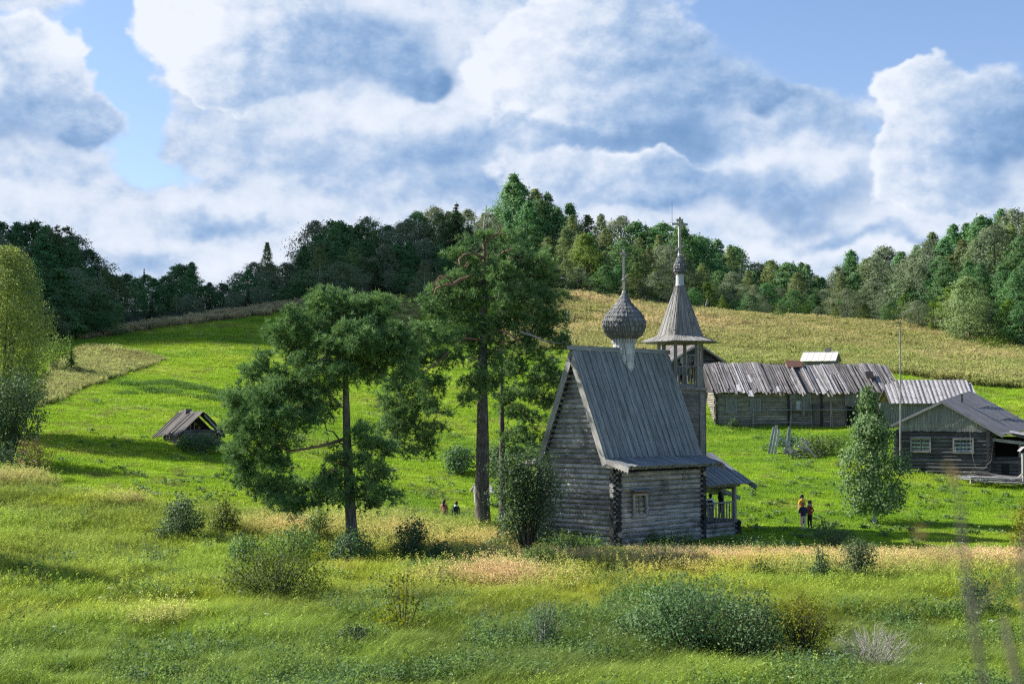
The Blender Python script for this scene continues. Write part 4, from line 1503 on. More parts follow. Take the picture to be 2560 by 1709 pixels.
# ------------------------------------------------------------------ mast, posts, boards
P = on_ground(2247, 101.5)
mast = thing('antenna_mast', 'tall thin pole with small antenna arms beside the dark log house', 'mast', P)
b = MB()
top = pt(2250, 800, 101.5) - P
b.tube([(0, 0, -.4), tuple(top * .5 + (.04, 0, 0)), tuple(top)], [.075, .06, .04], 8)
b.build('pole', M_POST, mast)
b = MB()
t_ = top
b.tube([t_ + (-.62, 0, -.30), t_ + (-.30, 0, -.12), t_ + (0, 0, -.15)], .02, 6)
b.tube([t_ + (-.55, .1, -.38), t_ + (-.1, 0, -.18)], .018, 6)
b.tube([t_ + (-.02, 0, -.1), t_ + (.0, 0, .42)], .02, 6)
b.tube([t_ + (-.25, 0, -.20), t_ + (.12, 0, -.22)], .02, 6)
b.build('antenna', M_METAL, mast)


def fence_post(px, d, h, lean, label, r=.10):
    p_ = on_ground(px, d)
    bb = MB()
    bb.tube([(0, 0, -.3), (lean[0] * .5, lean[1] * .5, h * .5), (lean[0], lean[1], h)], [r, r * .95, r * .85], 7, wob=.1)
    o_ = bb.build('fence_post', M_OLD, None)
    o_.location = tuple(p_)
    return tag(o_, label, 'post', 'old posts on the dry hillside')


fence_post(1420, 190, 1.9, (.05, 0), 'upright dark post on the dry hillside right of the big pine', .20)
fence_post(1762, 221, 2.2, (.55, 0), 'leaning grey post on the hill crest right of the tent roof', .16)
for dx in (0, .35):
    pass

# broken fence and fallen boards by the shrubs
P = on_ground(1945, 115)
ff = thing('broken_fence', 'leaning grey fence boards left standing beside the shrubs', 'fence', P)
ff.scale = (1.15, 1.15, 1.15)
b = MB()
for i, (x_, ln, h_) in enumerate(((-.75, .45, 1.9), (-.52, .42, 2.0), (-.30, .36, 1.7), (.5, .30, 1.9), (.64, .2, 1.7))):
    b.bar((x_, 0, -.2), (x_ + ln, .05 * i, h_), .17, .035, up=(0, 1, 0))
b.build('boards', M_SILVER, ff)
b = MB()
b.bar((-.9, .06, .6), (1.0, .2, .7), .07, .07)
b.tube([(.62, .1, -.3), (.66, .1, 1.3)], .06, 7)
b.build('rail', M_POST, ff)
P = on_ground(1995, 112)
bp_ = thing('board_heap', 'heap of fallen grey boards beside the broken fence', 'heap', P)
bp_.scale = (1.5, 1.3, 1.5)
b = MB()
for i in range(22):
    a_ = np.array([rng.uniform(-1.1, .3), rng.uniform(-.5, .6), rng.uniform(.05, .45)])
    b.bar(a_ + (0, 0, .9 * rng.random()), a_ + (rng.uniform(.5, 1.5), rng.uniform(-.4, .1), -.3 - .2 * rng.random()), .17, .035)
b.build('board', M_SILVER, bp_)
b = MB()
for i in range(14):
    a_ = np.array([rng.uniform(-.9, .3), rng.uniform(-.4, .1), rng.uniform(.05, .4)])
    b.bar(a_, a_ + (rng.uniform(-.6, .6), rng.uniform(-.2, .2), rng.uniform(-.1, .1)), .15, .04)
b.build('dark_board', M_OLD, bp_)
P = on_ground(2468, 99) + np.array([0, 0, .18])
lh = thing('lumber_heap', 'low heap of old boards and poles lying before the dark house', 'heap', P)
b = MB()
for i in range(44):
    a_ = np.array([rng.uniform(-2.6, 1.6), rng.uniform(-1.4, 1.6), .10 + .42 * rng.random()])
    an = rng.gauss(-.12, .22)
    l_ = rng.uniform(.9, 2.6)
    b.bar(a_, a_ + (l_ * math.cos(an), l_ * math.sin(an), -.12 * rng.random()), rng.uniform(.12, .26), .04)
b.build('board', M_SILVER, lh)
b = MB()
for i in range(7):
    a_ = np.array([-1.6 + rng.uniform(-.6, .8), rng.uniform(.1, .9), .75 + .15 * rng.random()])
    b.tube([a_, a_ + (rng.uniform(2.5, 4.2), rng.uniform(-.4, .2), -.55)], .045, 6)
b.bar((1.3, -.6, .0), (2.3, -.2, .75), .16, .04)
b.box((-1.3, -.5, .2), (.35, .35, .3))
b.build('pole', M_BARN, lh)
P = on_ground(2556, 99)
gp = thing('gate_post', 'pale gate post with a small pitched cap before the lean-to', 'post', P)
b = MB()
b.box((0, 0, 1.1), (.26, .26, 2.5))
b.build('post', M_POST, gp)
b = MB()
for s in (-1, 1):
    plank_plane(b, (0, -.25, 2.72), (0, .25, 2.72), (s * .32, -.25, 2.42), (s * .32, .25, 2.42), .25, nrm=(s, 0, 1))
b.build('cap', M_SILVER, gp)
P = on_ground(62, 100)
rl = thing('hay_rack', 'weathered pole rack standing beside the small-leaved bush', 'rack', P)
b = MB()
b.tube([(-1.0, 0, 1.95), (1.0, 0, 2.05)], .07, 7)
b.tube([(.95, 0, -.2), (.98, 0, 2.1)], .06, 7)
b.tube([(-.9, 0, -.2), (-.9, 0, 2.0)], .06, 7)
b.tube([(-.5, 0, 1.95), (.6, .1, .4)], .05, 7)
b.build('pole', M_POST, rl)

# ------------------------------------------------------------------ foliage builders
def leaf_cards(C, N, size, aspect=0.55, fold=0.0):
    """one diamond-shaped leaf (or leaf spray) per centre; N roughly gives the way each faces"""
    n = len(C)
    N = N + nrg.normal(0, .55, (n, 3))
    N /= np.linalg.norm(N, axis=1)[:, None] + 1e-9
    A = np.cross(N, nrg.normal(0, 1, (n, 3)))
    A /= np.linalg.norm(A, axis=1)[:, None] + 1e-9
    B = np.cross(N, A)
    s = (size * nrg.uniform(.6, 1.35, n))[:, None]
    a, b = A * s * .5, B * s * .5 * aspect
    V = np.stack([C - a, C - b * 1.0 + a * .1, C + a, C + b * 1.0 + a * .1], 1).reshape(-1, 3)
    Fq = np.arange(n * 4).reshape(n, 4)
    return V, Fq


def crown_mesh(name, C, N, size, rnd=None, aspect=0.55):
    V, Fq = leaf_cards(C, N, size, aspect)
    r = nrg.random(len(C)) if rnd is None else rnd
    return np_mesh(name, V, [Fq], attrs={'rnd': np.repeat(r, 4)})


def unit(n):
    v = nrg.normal(0, 1, (n, 3))
    return v / np.linalg.norm(v, axis=1)[:, None]


def clumped(profile, h, nclump, per, spread, droop=0.0, shell=0.55):
    """leaf positions in clumps around branch ends; profile(t) gives the crown radius at height share t"""
    C, N, R_ = [], [], []
    ph = nrg.uniform(0, 6.283, 4)
    for _ in range(nclump):
        t = nrg.random() ** .85
        rad = profile(t)
        a = nrg.random() * 2 * math.pi
        rr = rad * (shell + (1 - shell) * math.sqrt(nrg.random())) * nrg.uniform(.80, 1.16)
        rr *= 1 + .20 * math.sin(2 * a + ph[0] + 3 * t) + .16 * math.sin(3 * a + ph[1] + 7 * t) + .10 * math.sin(5 * a + ph[2] - 13 * t)
        if math.sin(4 * a + ph[3] + 9 * t) + math.sin(17 * t + ph[0] + a) < -1.25:
            continue
        c = np.array([rr * math.cos(a), rr * math.sin(a), t * h])
        sp = spread * nrg.uniform(.6, 1.4) * (1.15 - .65 * t)
        k = max(4, int(per * nrg.uniform(.6, 1.4)))
        o = nrg.normal(0, 1, (k, 3)) * sp * np.array([1, 1, .75])
        if droop:
            o[:, 2] -= np.abs(o[:, 2]) * droop
        p = c + o
        C.append(p)
        out = np.array([math.cos(a), math.sin(a), .55])
        N.append(np.repeat(out[None], k, 0) + o / sp * .35)
        R_.append(np.clip(nrg.normal(.5, .13) + nrg.normal(0, .16, k), 0, 1))
    return np.concatenate(C), np.concatenate(N), np.concatenate(R_)


def trunk_mesh(name, h, r0, r1=.03, limbs=0, lean=.0, base=.3, spread=1.5):
    b_ = MB()
    n_ = 6
    ps = [np.array([lean * math.sin(i * 1.1) * i / n_, lean * math.cos(i * 1.7) * i / n_, h * i / n_ - (.4 if i == 0 else 0)]) for i in range(n_ + 1)]
    b_.tube(ps, [r0 + (r1 - r0) * (i / n_) for i in range(n_ + 1)], 7)
    for k in range(limbs):
        t = base + (1 - base) * (k + .5) / limbs * .9
        a = k * 2.4
        p_ = np.array([0, 0, h * t])
        ln = spread * (1.1 - t)
        e_ = p_ + np.array([math.cos(a) * ln, math.sin(a) * ln, ln * .7])
        b_.tube([p_, (p_ + e_) / 2 + (0, 0, -.05 * ln), e_], [r0 * .35 * (1.1 - t), r0 * .22 * (1.1 - t), .012], 5, caps=False)
    return b_


def mb_mesh(b_, name):
    o = b_.build(name, [], None)
    me = o.data
    bpy.data.objects.remove(o)
    return me


M_BARK = wood('forest_bark', (.045, .042, .038), (.14, .13, .12), var=.3)
M_BIRCHB = wood('birch_bark', (.30, .29, .27), (.62, .61, .58), var=.2, stain=(.05, .05, .05), stain_amt=.7, fine=.4, sc=6)
M_TWIG = wood('twig_bark', (.05, .045, .035), (.14, .12, .09), var=.3)
M_GREYTWIG = wood('dry_twig', (.22, .20, .18), (.45, .42, .38), var=.3)
M_BIRCH = leaf('birch_leaves', (.095, .145, .050), (.235, .285, .110), .33, .45, .4, objvar=.5)
M_ASPEN = leaf('aspen_leaves', (0.055, 0.143, 0.050), (0.144, 0.264, 0.094), .28, .4, .4, objvar=.45)
M_ALDER = leaf('alder_leaves', (0.046, 0.114, 0.040), (0.117, 0.215, 0.069), .28, .45, .35, objvar=.45)
M_SPRUCE = leaf('spruce_needles', (0.034, 0.058, 0.024), (0.120, 0.138, 0.054), .15, .6, .25)
M_WILLOW = leaf('willow_leaves', (0.092, 0.132, 0.069), (0.213, 0.247, 0.138), .28, .5, .35)
M_GOLD = leaf('yellowing_leaves', (.090, .145, .030), (.190, .240, .055), .35, .5, .3)
M_LIME = leaf('fresh_green_leaves', (.080, .140, .022), (.150, .215, .040), .35, .5, .3)

# ------------------------------------------------------------------ forest prototypes: (crown mesh, trunk mesh, leaf material, bark)
PROTO = {}


def proto(kind, h, prof, nclump, per, spread, size, m_, bark, base, droop=0.0, shell=.5, lean=.15, r0=.16, aspect=.6):
    lst = []
    for v in range(5):
        wob = [nrg.uniform(.66, 1.26) for _ in range(9)]
        pf = lambda t, w=wob: prof(t) * np.interp(t, np.linspace(0, 1, 9), w)
        C, N, Rn = clumped(pf, h * (1 - base), nclump, per, spread, droop, shell)
        lx = nrg.normal(0, lean, 2)
        C[:, 2] += h * base
        C[:, :2] += (C[:, 2:3] / h) ** 2 * lx
        cm = crown_mesh(kind + '_crown', C, N, size, Rn, aspect)
        cm.materials.append(m_)
        tm = mb_mesh(trunk_mesh(kind + '_trunk', h * .97, r0, .02, 9, lean * .4, base, h * .14), kind + '_trunk')
        tm.materials.append(bark)
        lst.append((cm, tm, h))
    PROTO[kind] = lst


ovoid = lambda r, p=.35, q=.9: (lambda t: r * (np.sin(np.pi * np.clip(t, 0, 1) ** q * .96 + .06)) ** p * (1 - .55 * t ** 2.5) * (1.0 if t < .97 else .6))
cone = lambda r, p=.8: (lambda t: r * (1 - t) ** p * (.55 + .45 * min(1, t * 5)) + .12)
proto('birch_tree', 14, lambda t: 3.4 * (1 - t ** 1.9) ** .9 * (.6 + .4 * min(1, t * 4)) + .05, 380, 24, .36, .235, M_BIRCH, M_BIRCHB, .10, droop=.9, r0=.13)
proto('aspen_tree', 15, lambda t: 3.9 * (1 - t ** 2.0) ** .85 * (.65 + .35 * min(1, t * 4)) + .08, 440, 24, .42, .28, M_ASPEN, M_BARK, .08, r0=.17)
proto('alder_tree', 12, ovoid(3.9, .45), 400, 24, .50, .29, M_ALDER, M_BARK, .03, r0=.15)
proto('willow_tree', 9, ovoid(3.7, .5, .8), 340, 26, .44, .24, M_WILLOW, M_BARK, .0, r0=.14, aspect=.4)
proto('young_tree', 6, cone(1.5, .75), 150, 24, .22, .17, M_LIME, M_TWIG, .0, r0=.06)


def spruce_mesh(h, r, m_, tiers=24, per=13):
    C, N, Rn = [], [], []
    for i in range(tiers):
        t = (i + .4) / tiers
        z = h * (.06 + .93 * t)
        rad = r * (1 - t) ** .85 + .08
        k = max(5, int(per * (1 - t * .6)))
        for j in range(k):
            a = nrg.random() * 6.283
            L_ = rad * nrg.uniform(.65, 1.12)
            m = max(4, int(L_ / .16))
            s = np.linspace(.15, 1, m)
            p = np.stack([np.cos(a) * s * L_, np.sin(a) * s * L_, z - (s ** 1.5) * L_ * .38 + (s ** 4) * L_ * .12], -1)
            for q_ in range(3):
                C.append(p + nrg.normal(0, .10, p.shape))
                N.append(np.repeat(np.array([[math.cos(a) * .4, math.sin(a) * .4, 1.0]]), m, 0))
                Rn.append(np.clip(nrg.normal(.45, .15) + s * .25 + nrg.normal(0, .1, m), 0, 1))
    me = crown_mesh('spruce_crown', np.concatenate(C), np.concatenate(N), .34, np.concatenate(Rn), .5)
    me.materials.append(m_)
    return me


lst = []
for v in range(3):
    tm = mb_mesh(trunk_mesh('t', 14.2, .17, .02, 0, .05), 'spruce_trunk')
    tm.materials.append(M_BARK)
    lst.append((spruce_mesh(14, (2.2, 2.7, 1.8)[v], M_SPRUCE), tm, 14))
PROTO['spruce_tree'] = lst
# open pine-like crown seen against the sky
proto('pine_tree', 14, lambda t: 3.0 * math.sin(math.pi * min(1, .12 + t * .86)) ** .6 + .2, 75, 34, .38, .34, M_SPRUCE, M_BARK, .42, shell=.35, r0=.16, aspect=.35)

ntree = {}


def tree(kind, loc, height, label, group=None, width=1.0, var=None, matl=None, cat='tree'):
    v = rng.randrange(len(PROTO[kind])) if var is None else var
    cm, tm, h0 = PROTO[kind][v]
    s = height / h0
    o = thing(kind, label, cat, loc, rng.random() * 6.28, group)
    o.scale = (s * width, s * width, s)
    for nm, me in (('trunk', tm), ('crown', cm)):
        c_ = bpy.data.objects.new(nm, me)
        COL.objects.link(c_)
        c_.parent = o
        if nm == 'crown' and matl is not None:
            c_.material_slots[0].link = 'OBJECT'
            c_.material_slots[0].material = matl
    return o


SKYLINE = [(-250, 560), (0, 548), (60, 562), (130, 572), (200, 592), (225, 652), (300, 690), (340, 695), (400, 690), (440, 668), (480, 662), (520, 692), (570, 705), (620, 662), (665, 670), (700, 660), (740, 655), (775, 545), (830, 548),
           (880, 552), (935, 537), (960, 560), (1010, 545), (1060, 512), (1100, 508), (1150, 512), (1190, 540), (1230, 520), (1290, 470), (1345, 475), (1380, 495), (1440, 520), (1480, 545), (1540, 538), (1600, 558), (1650, 552), (1700, 552), (1740, 580),
           (1790, 602), (1830, 595), (1870, 642), (1930, 657), (1990, 645), (2050, 672), (2090, 672), (2135, 630), (2190, 645), (2220, 622), (2255, 620), (2300, 595), (2345, 560), (2400, 550), (2440, 560), (2500, 530), (2560, 540), (2800, 540)]


def zone_name(px):
    for lim, s_ in ((230, 'above the pale willow'), (430, 'above the ruined hut'), (640, 'in the low dip left of the dark hill'), (760, 'at the foot of the dark wooded hill'), (1000, 'behind the lone field pine'),
                    (1240, 'behind the big crooked pine'), (1420, 'between big pine and dome'), (1570, 'behind the dome cross'), (1720, 'behind the tent-roofed tower'), (1900, 'right of the tent-roofed tower'),
                    (2120, 'in the low gap above the barn'), (2300, 'above the thin mast'), (9999, 'in the tall wood at far right')):
        if px < lim:
            return s_


KW = {'birch_tree': ('tall pale birch', 'slim birch'), 'aspen_tree': ('tall dark aspen', 'dark aspen'), 'alder_tree': ('broad dark alder', 'round dark alder'), 'willow_tree': ('grey-green willow', 'round grey-green willow'),
      'spruce_tree': ('dark pointed spruce', 'small dark spruce'), 'young_tree': ('bright young tree', 'small bright young tree'), 'pine_tree': ('open topped pine', 'pine')}


def skyrow(px, frac):
    top = poly_y(SKYLINE, px)
    base = poly_y(FOREST_EDGE, px)
    return top + (base - top) * frac


def forest_row(x0, x1, step, back, frac, jit, kinds, row, hmax):
    px = x0
    while px < x1:
        left = px < 1060
        d = poly_y(FE_D, px) + back + rng.uniform(-4, 4)
        ty = skyrow(px, frac) + rng.uniform(-jit, jit) + (4 if frac == 0 else 0)
        g_ = on_ground(px, d)
        ztop = pt(px, ty, d)[2]
        h = ztop - g_[2]
        ks = kinds[0] if left else kinds[1]
        k = rng.choice(ks)
        if h > 1.5:
            if h > hmax:
                g_[2] += h - hmax if False else 0
            nm = KW[k][0 if row != 'front' else 1]
            rowtxt = {'back': 'on the skyline', 'mid': 'amid the wood', 'front': 'at the wood edge'}[row]
            lab = '%s %s %s' % (nm, rowtxt, zone_name(px))
            wd = min(1.8, max(1.0, (13 / max(h, 4)) ** .5)) * rng.uniform(1.0, 1.35)
            tree(k, (g_[0], g_[1], g_[2] - .1), h, lab, lab, wd)
        px += step * rng.uniform(.75, 1.25)


mixL = ['aspen_tree', 'alder_tree', 'birch_tree', 'alder_tree', 'aspen_tree', 'willow_tree']
mixR = ['birch_tree', 'aspen_tree', 'alder_tree', 'willow_tree', 'aspen_tree', 'alder_tree', 'birch_tree']
forest_row(-120, 2680, 40, 46, 0.0, 14, (mixL, mixR), 'back', 20)
forest_row(-100, 2660, 42, 30, .12, 24, (mixL, mixR), 'back', 20)
forest_row(-110, 2680, 38, 15, .36, 26, (['alder_tree', 'aspen_tree', 'birch_tree', 'willow_tree', 'alder_tree'], ['birch_tree', 'alder_tree', 'willow_tree', 'birch_tree', 'aspen_tree']), 'mid', 15)
forest_row(-110, 2680, 34, 5, .66, 26, (['alder_tree', 'alder_tree', 'spruce_tree', 'willow_tree'], ['willow_tree', 'birch_tree', 'alder_tree', 'young_tree', 'willow_tree', 'aspen_tree']), 'front', 9)


def special(kind, px, top, back, label, width=1.0, matl=None, var=None, cat='tree'):
    d = poly_y(FE_D, px) + back
    g_ = on_ground(px, d)
    h = pt(px, top, d)[2] - g_[2]
    return tree(kind, (g_[0], g_[1], g_[2] - .1), h, label, None, width, var, matl, cat)


special('spruce_tree', 1140, 505, 26, 'big olive spruce standing behind the crooked pine top', 1.45, None, 1)
special('aspen_tree', 1285, 437, 40, 'tallest dense aspen on the hilltop right of the bare pine spike', 1.35)
special('birch_tree', 665, 605, 38, 'lone slim birch rising above the dip of the wood', .75)
special('spruce_tree', 357, 668, 34, 'thin pointed spruce sticking out of the shaded wood', .8, None, 2)
special('pine_tree', 150, 566, 30, 'open topped pine against the sky above the pale willow', 1.0)
special('alder_tree', 455, 664, 40, 'broad round tree on the skyline over the ruined hut', 1.5)
special('young_tree', 1640, 672, 3, 'leafy yellow-tipped cone-shaped young tree left of the tent roof', 1.25, M_LIME)
special('young_tree', 1806, 736, 1.5, 'small lime green conifer-shaped tree at the crest right of the tent roof', 1.0, M_GOLD)
special('willow_tree', 1890, 712, 2.0, 'round grey green willow at the crest right of the tent roof', 1.1)
special('alder_tree', 2425, 692, -2, 'broad yellow-topped tree in front of the tall wood on the right', 1.35, M_BIRCH)
special('birch_tree', 1060, 648, -6, 'pale green birch beside the left side of the crooked pine', 1.5, M_WILLOW)
special('alder_tree', 1465, 585, 12, 'yellowing tree left of the dome cross', 1.3, M_GOLD)
for px, top, l_ in ((290, 760, 'dark juniper-like bush at the shaded wood edge left of the strip'), (410, 785, 'low rounded sapling at the shaded wood edge above the ruined hut'), (690, 750, 'shadowed round sapling beside the field pine top'), (2330, 800, 'bushy bright sapling at the wood edge right of the mast'), (2090, 765, 'yellow-green bush at the wood edge above the barn'), (1975, 770, 'pale sapling on the crest above the hut')):
    special('young_tree', px, top, -1, l_, 1.5, M_GOLD if 'yellow' in l_ else (M_ALDER if px < 1000 else None))

# ------------------------------------------------------------------ the pines
M_PINE = leaf('pine_needles', (0.050, 0.116, 0.047), (0.225, 0.359, 0.131), .20, .55, .3, objvar=0)
M_PBARK = wood('pine_bark', (.040, .036, .033), (.165, .145, .13), var=.2, stain=(.02, .02, .02), stain_amt=.4, fine=.5, sc=2.5, bump=1.0)
M_PRED = wood('red_pine_bark', (.095, .062, .045), (.29, .185, .13), var=.3, stain=(.10, .07, .05), stain_amt=.4)
M_PDEAD = wood('dead_pine_wood', (.17, .15, .14), (.42, .39, .37), var=.3)


def needles(P, D, n, length, width):
    """brush of needles at each shoot: P positions, D directions"""
    m = len(P)
    Pn = np.repeat(P, n, 0)
    Dn = np.repeat(D, n, 0) * .75 + unit(m * n) * .8
    Dn /= np.linalg.norm(Dn, axis=1)[:, None]
    Sd = np.cross(Dn, unit(m * n))
    Sd /= np.linalg.norm(Sd, axis=1)[:, None] + 1e-9
    Ln = (length * nrg.uniform(.7, 1.25, m * n))[:, None]
    base = Pn + Dn * Ln * .06
    V = np.stack([base - Sd * width * .5, base + Sd * width * .5, base + Dn * Ln + Sd * width * .2, base + Dn * Ln - Sd * width * .2], 1).reshape(-1, 3)
    return V, np.arange(m * n * 4).reshape(-1, 4)


def bez(a, c, e, n=7):
    t = np.linspace(0, 1, n)[:, None]
    return (1 - t) ** 2 * a + 2 * t * (1 - t) * c + t ** 2 * e


def pine(name, label, base_px, d, trunk_px, pads, limb_from, r0, dead=(), seed=1, top_r=.07, red_above=.45, dens=1.0, fat=1.0):
    """trunk_px: (px, py) up the stem; pads: (px, py, rx, ry[, dy]) in photo pixels; dead: bare branches as pixel polylines with radii"""
    global nrg
    nrg = np.random.default_rng(seed)
    rr = random.Random(seed)
    B = on_ground(base_px, d)
    k = F / d
    o = thing(name, label, 'tree', B)
    T = [np.array([0, 0, -.5])] + [pt(px, py, d) - B for px, py in trunk_px]
    T = np.array(T)
    H = T[-1][2]
    mb = MB()
    rad = [r0 * 1.18] + [max(top_r, r0 * (1 - .80 * (t[2] / H) ** 1.1)) for t in T[1:]]
    Tz = T[:, 2]
    # resample the stem smoothly
    zz = np.linspace(Tz[0], H, 26)
    TT = np.stack([np.interp(zz, Tz, T[:, 0]), np.interp(zz, Tz, T[:, 1]), zz], 1)
    RR = np.interp(zz, Tz, rad)
    RR[:3] *= np.array([1.35, 1.22, 1.08])
    n1 = min(23, int(26 * (red_above + .1)))
    mb.tube(TT[:n1 + 1], RR[:n1 + 1], 14, mi=0, caps=False, wob=.10, seed=3)
    mb.tube(TT[n1:], RR[n1:], 10, mi=1, wob=.06, seed=5)
    mb.build('trunk', [M_PBARK, M_PRED], o)
    stem = lambda z: np.array([np.interp(z, zz, TT[:, 0]), np.interp(z, zz, TT[:, 1]), z])
    SP, SD, RN = [], [], []
    lm = MB()
    cs_ = []
    for pd in pads:
        px, py, rx, ry = pd[:4]
        dy = pd[4] if len(pd) > 4 else rr.uniform(-1, 1) * min(2.2, rx / k * 1.0)
        c = pt(px, py, d + dy) - B
        rx, ry = rx * fat, ry * fat
        ax = np.array([rx / k, max(.7, min(1.5, rx / k)), ry / k])
        off_ = math.hypot(c[0] - np.interp(c[2], zz, TT[:, 0]), c[1])
        cs_.append((off_, c, ax))
    cs_.sort(key=lambda q2: q2[0])
    done = []
    for off_, c, ax in cs_:
        # a bough leaves the stem or forks from one that already reaches nearer to it
        zl = min(H * .97, max(limb_from + rr.uniform(0, 1.5), c[2] - off_ * rr.uniform(.05, .55) - rr.uniform(-.3, .6)))
        s = stem(zl)
        best = np.linalg.norm(c - s)
        rl = min(.075, .024 + .011 * best)
        for c2, r2_ in done:
            q2 = np.linalg.norm(c - c2) * 1.15 + .35
            if q2 < best:
                best, s, rl = q2, c2, max(.02, r2_ * .8)
        done.append((c, rl))
        span = np.linalg.norm(c - s)
        mid = (s + c) / 2 + np.array([rr.uniform(-.25, .25), rr.uniform(-.2, .2), -.08 * span + rr.uniform(-.25, .3)])
        cv = bez(s, mid, c)
        cv[1:-1] += nrg.normal(0, .06 * min(1, span), (5, 3))
        lm.tube(cv, np.linspace(rl, .022, 7), 6, mi=0, caps=False)
        ncl = max(5, int(ax[0] * ax[1] * ax[2] * 9 * dens) + 4)
        for _ in range(ncl):
            u = unit(1)[0]
            q_ = c + u * ax * nrg.uniform(.35, 1.0)
            q_[2] += .12
            tw = bez(c + (q_ - c) * .0, (c + q_) / 2 + (0, 0, -.1), q_, 4)
            lm.tube(tw, [.020, .016, .012, .008], 4, mi=0, caps=False)
            ns = int(nrg.uniform(11, 19))
            off = nrg.normal(0, 1, (ns, 3)) * np.array([.22, .22, .15])
            p = q_ + off
            dirs = off * 1.2 + np.array([0, 0, .45]) + u * .35
            dirs /= np.linalg.norm(dirs, axis=1)[:, None]
            SP.append(p)
            SD.append(dirs)
            RN.append(np.clip(nrg.normal(.42, .20) + nrg.normal(0, .10, ns) + off[:, 2] * .5, 0, 1))
    lm.build('limbs', [M_PBARK, M_PRED], o)
    SP, SD, RN = np.concatenate(SP), np.concatenate(SD), np.concatenate(RN)
    nn = 13
    V, Fq = needles(SP, SD, nn, .23, .032)
    me = np_mesh('crown', V, [Fq], attrs={'rnd': np.clip(np.repeat(RN, nn * 4) + np.repeat(nrg.normal(0, .08, len(SP) * nn), 4), 0, 1)})
    link('crown', me, M_PINE, o)
    if dead:
        for pl, r_a, r_b, m_ in dead:
            db = MB()
            ps = [pt(px, py, d + dz) - B for px, py, dz in pl]
            db.tube(ps, np.linspace(r_a, r_b, len(ps)) * .72, 7, mi=m_, wob=.2)
            for _t in range(4 if len(ps) > 3 else 2):
                i_ = rr.randrange(1, len(ps))
                e_ = np.array([rr.uniform(-.5, .5), rr.uniform(-.4, .2), rr.uniform(-.15, .45)])
                db.tube([ps[i_], ps[i_] + e_ * .5 + (0, 0, .06), ps[i_] + e_], [r_b * .6, r_b * .4, .008], 5, mi=m_, wob=.2)
            db.build('bare_branch', [M_PRED, M_PDEAD], o)
    return o


pine('field_pine', 'lone field pine with wide tiered crown and slim dark trunk', 886, 70,
     [(884, 1395), (873, 1230), (867, 1090), (865, 985), (860, 890), (858, 820), (850, 765)],
     [(812, 768, 42, 32), (790, 742, 22, 24), (880, 775, 60, 32), (945, 800, 40, 34), (972, 772, 24, 26), (850, 800, 60, 30), (990, 835, 35, 30), (735, 805, 26, 28), (700, 835, 28, 18),
      (770, 838, 75, 38), (740, 870, 50, 34), (880, 850, 80, 42), (960, 868, 70, 44), (1010, 895, 45, 36), (830, 880, 55, 34), (930, 915, 70, 42), (870, 935, 45, 30), (1000, 945, 40, 26), (780, 920, 60, 36),
      (655, 905, 16, 26), (648, 940, 34, 32), (690, 950, 30, 28), (620, 985, 40, 34), (670, 990, 55, 36), (740, 970, 60, 40), (810, 980, 38, 34), (590, 1010, 24, 24),
      (605, 1045, 44, 36), (660, 1050, 60, 42), (730, 1040, 66, 40), (795, 1035, 45, 32), (600, 1095, 36, 34), (650, 1110, 55, 38), (710, 1105, 45, 32), (585, 1140, 24, 24), (625, 1155, 44, 34), (680, 1165, 40, 28),
      (610, 1195, 34, 26), (665, 1215, 48, 28), (725, 1230, 55, 28), (780, 1215, 42, 24), (830, 1195, 34, 22), (690, 1255, 40, 20), (760, 1265, 40, 16), (820, 1245, 40, 22),
      (905, 1085, 26, 26), (930, 1120, 40, 20), (975, 1130, 34, 18), (905, 1165, 34, 20), (950, 1195, 40, 20), (915, 1215, 40, 22), (965, 1245, 24, 16), (925, 1268, 24, 14), (895, 1240, 22, 20), (840, 1145, 24, 20)],
     3.4, .31, [([(866, 1095, 0), (820, 1110, -.3), (770, 1120, -.5), (720, 1128, -.4), (690, 1110, -.2)], .13, .05, 0), ([(868, 1160, 0), (850, 1150, -.3), (835, 1175, -.5), (800, 1190, -.4)], .09, .03, 0),
                ([(862, 890, -.2), (835, 895, -.7), (800, 898, -1.2)], .05, .015, 1), ([(860, 865, -.2), (880, 862, -.8), (905, 880, -1.2)], .05, .02, 0), ([(878, 830, -.5), (890, 824, -1.2), (905, 828, -1.5)], .035, .015, 1)], seed=5, red_above=.9, dens=1.8, fat=1.10)

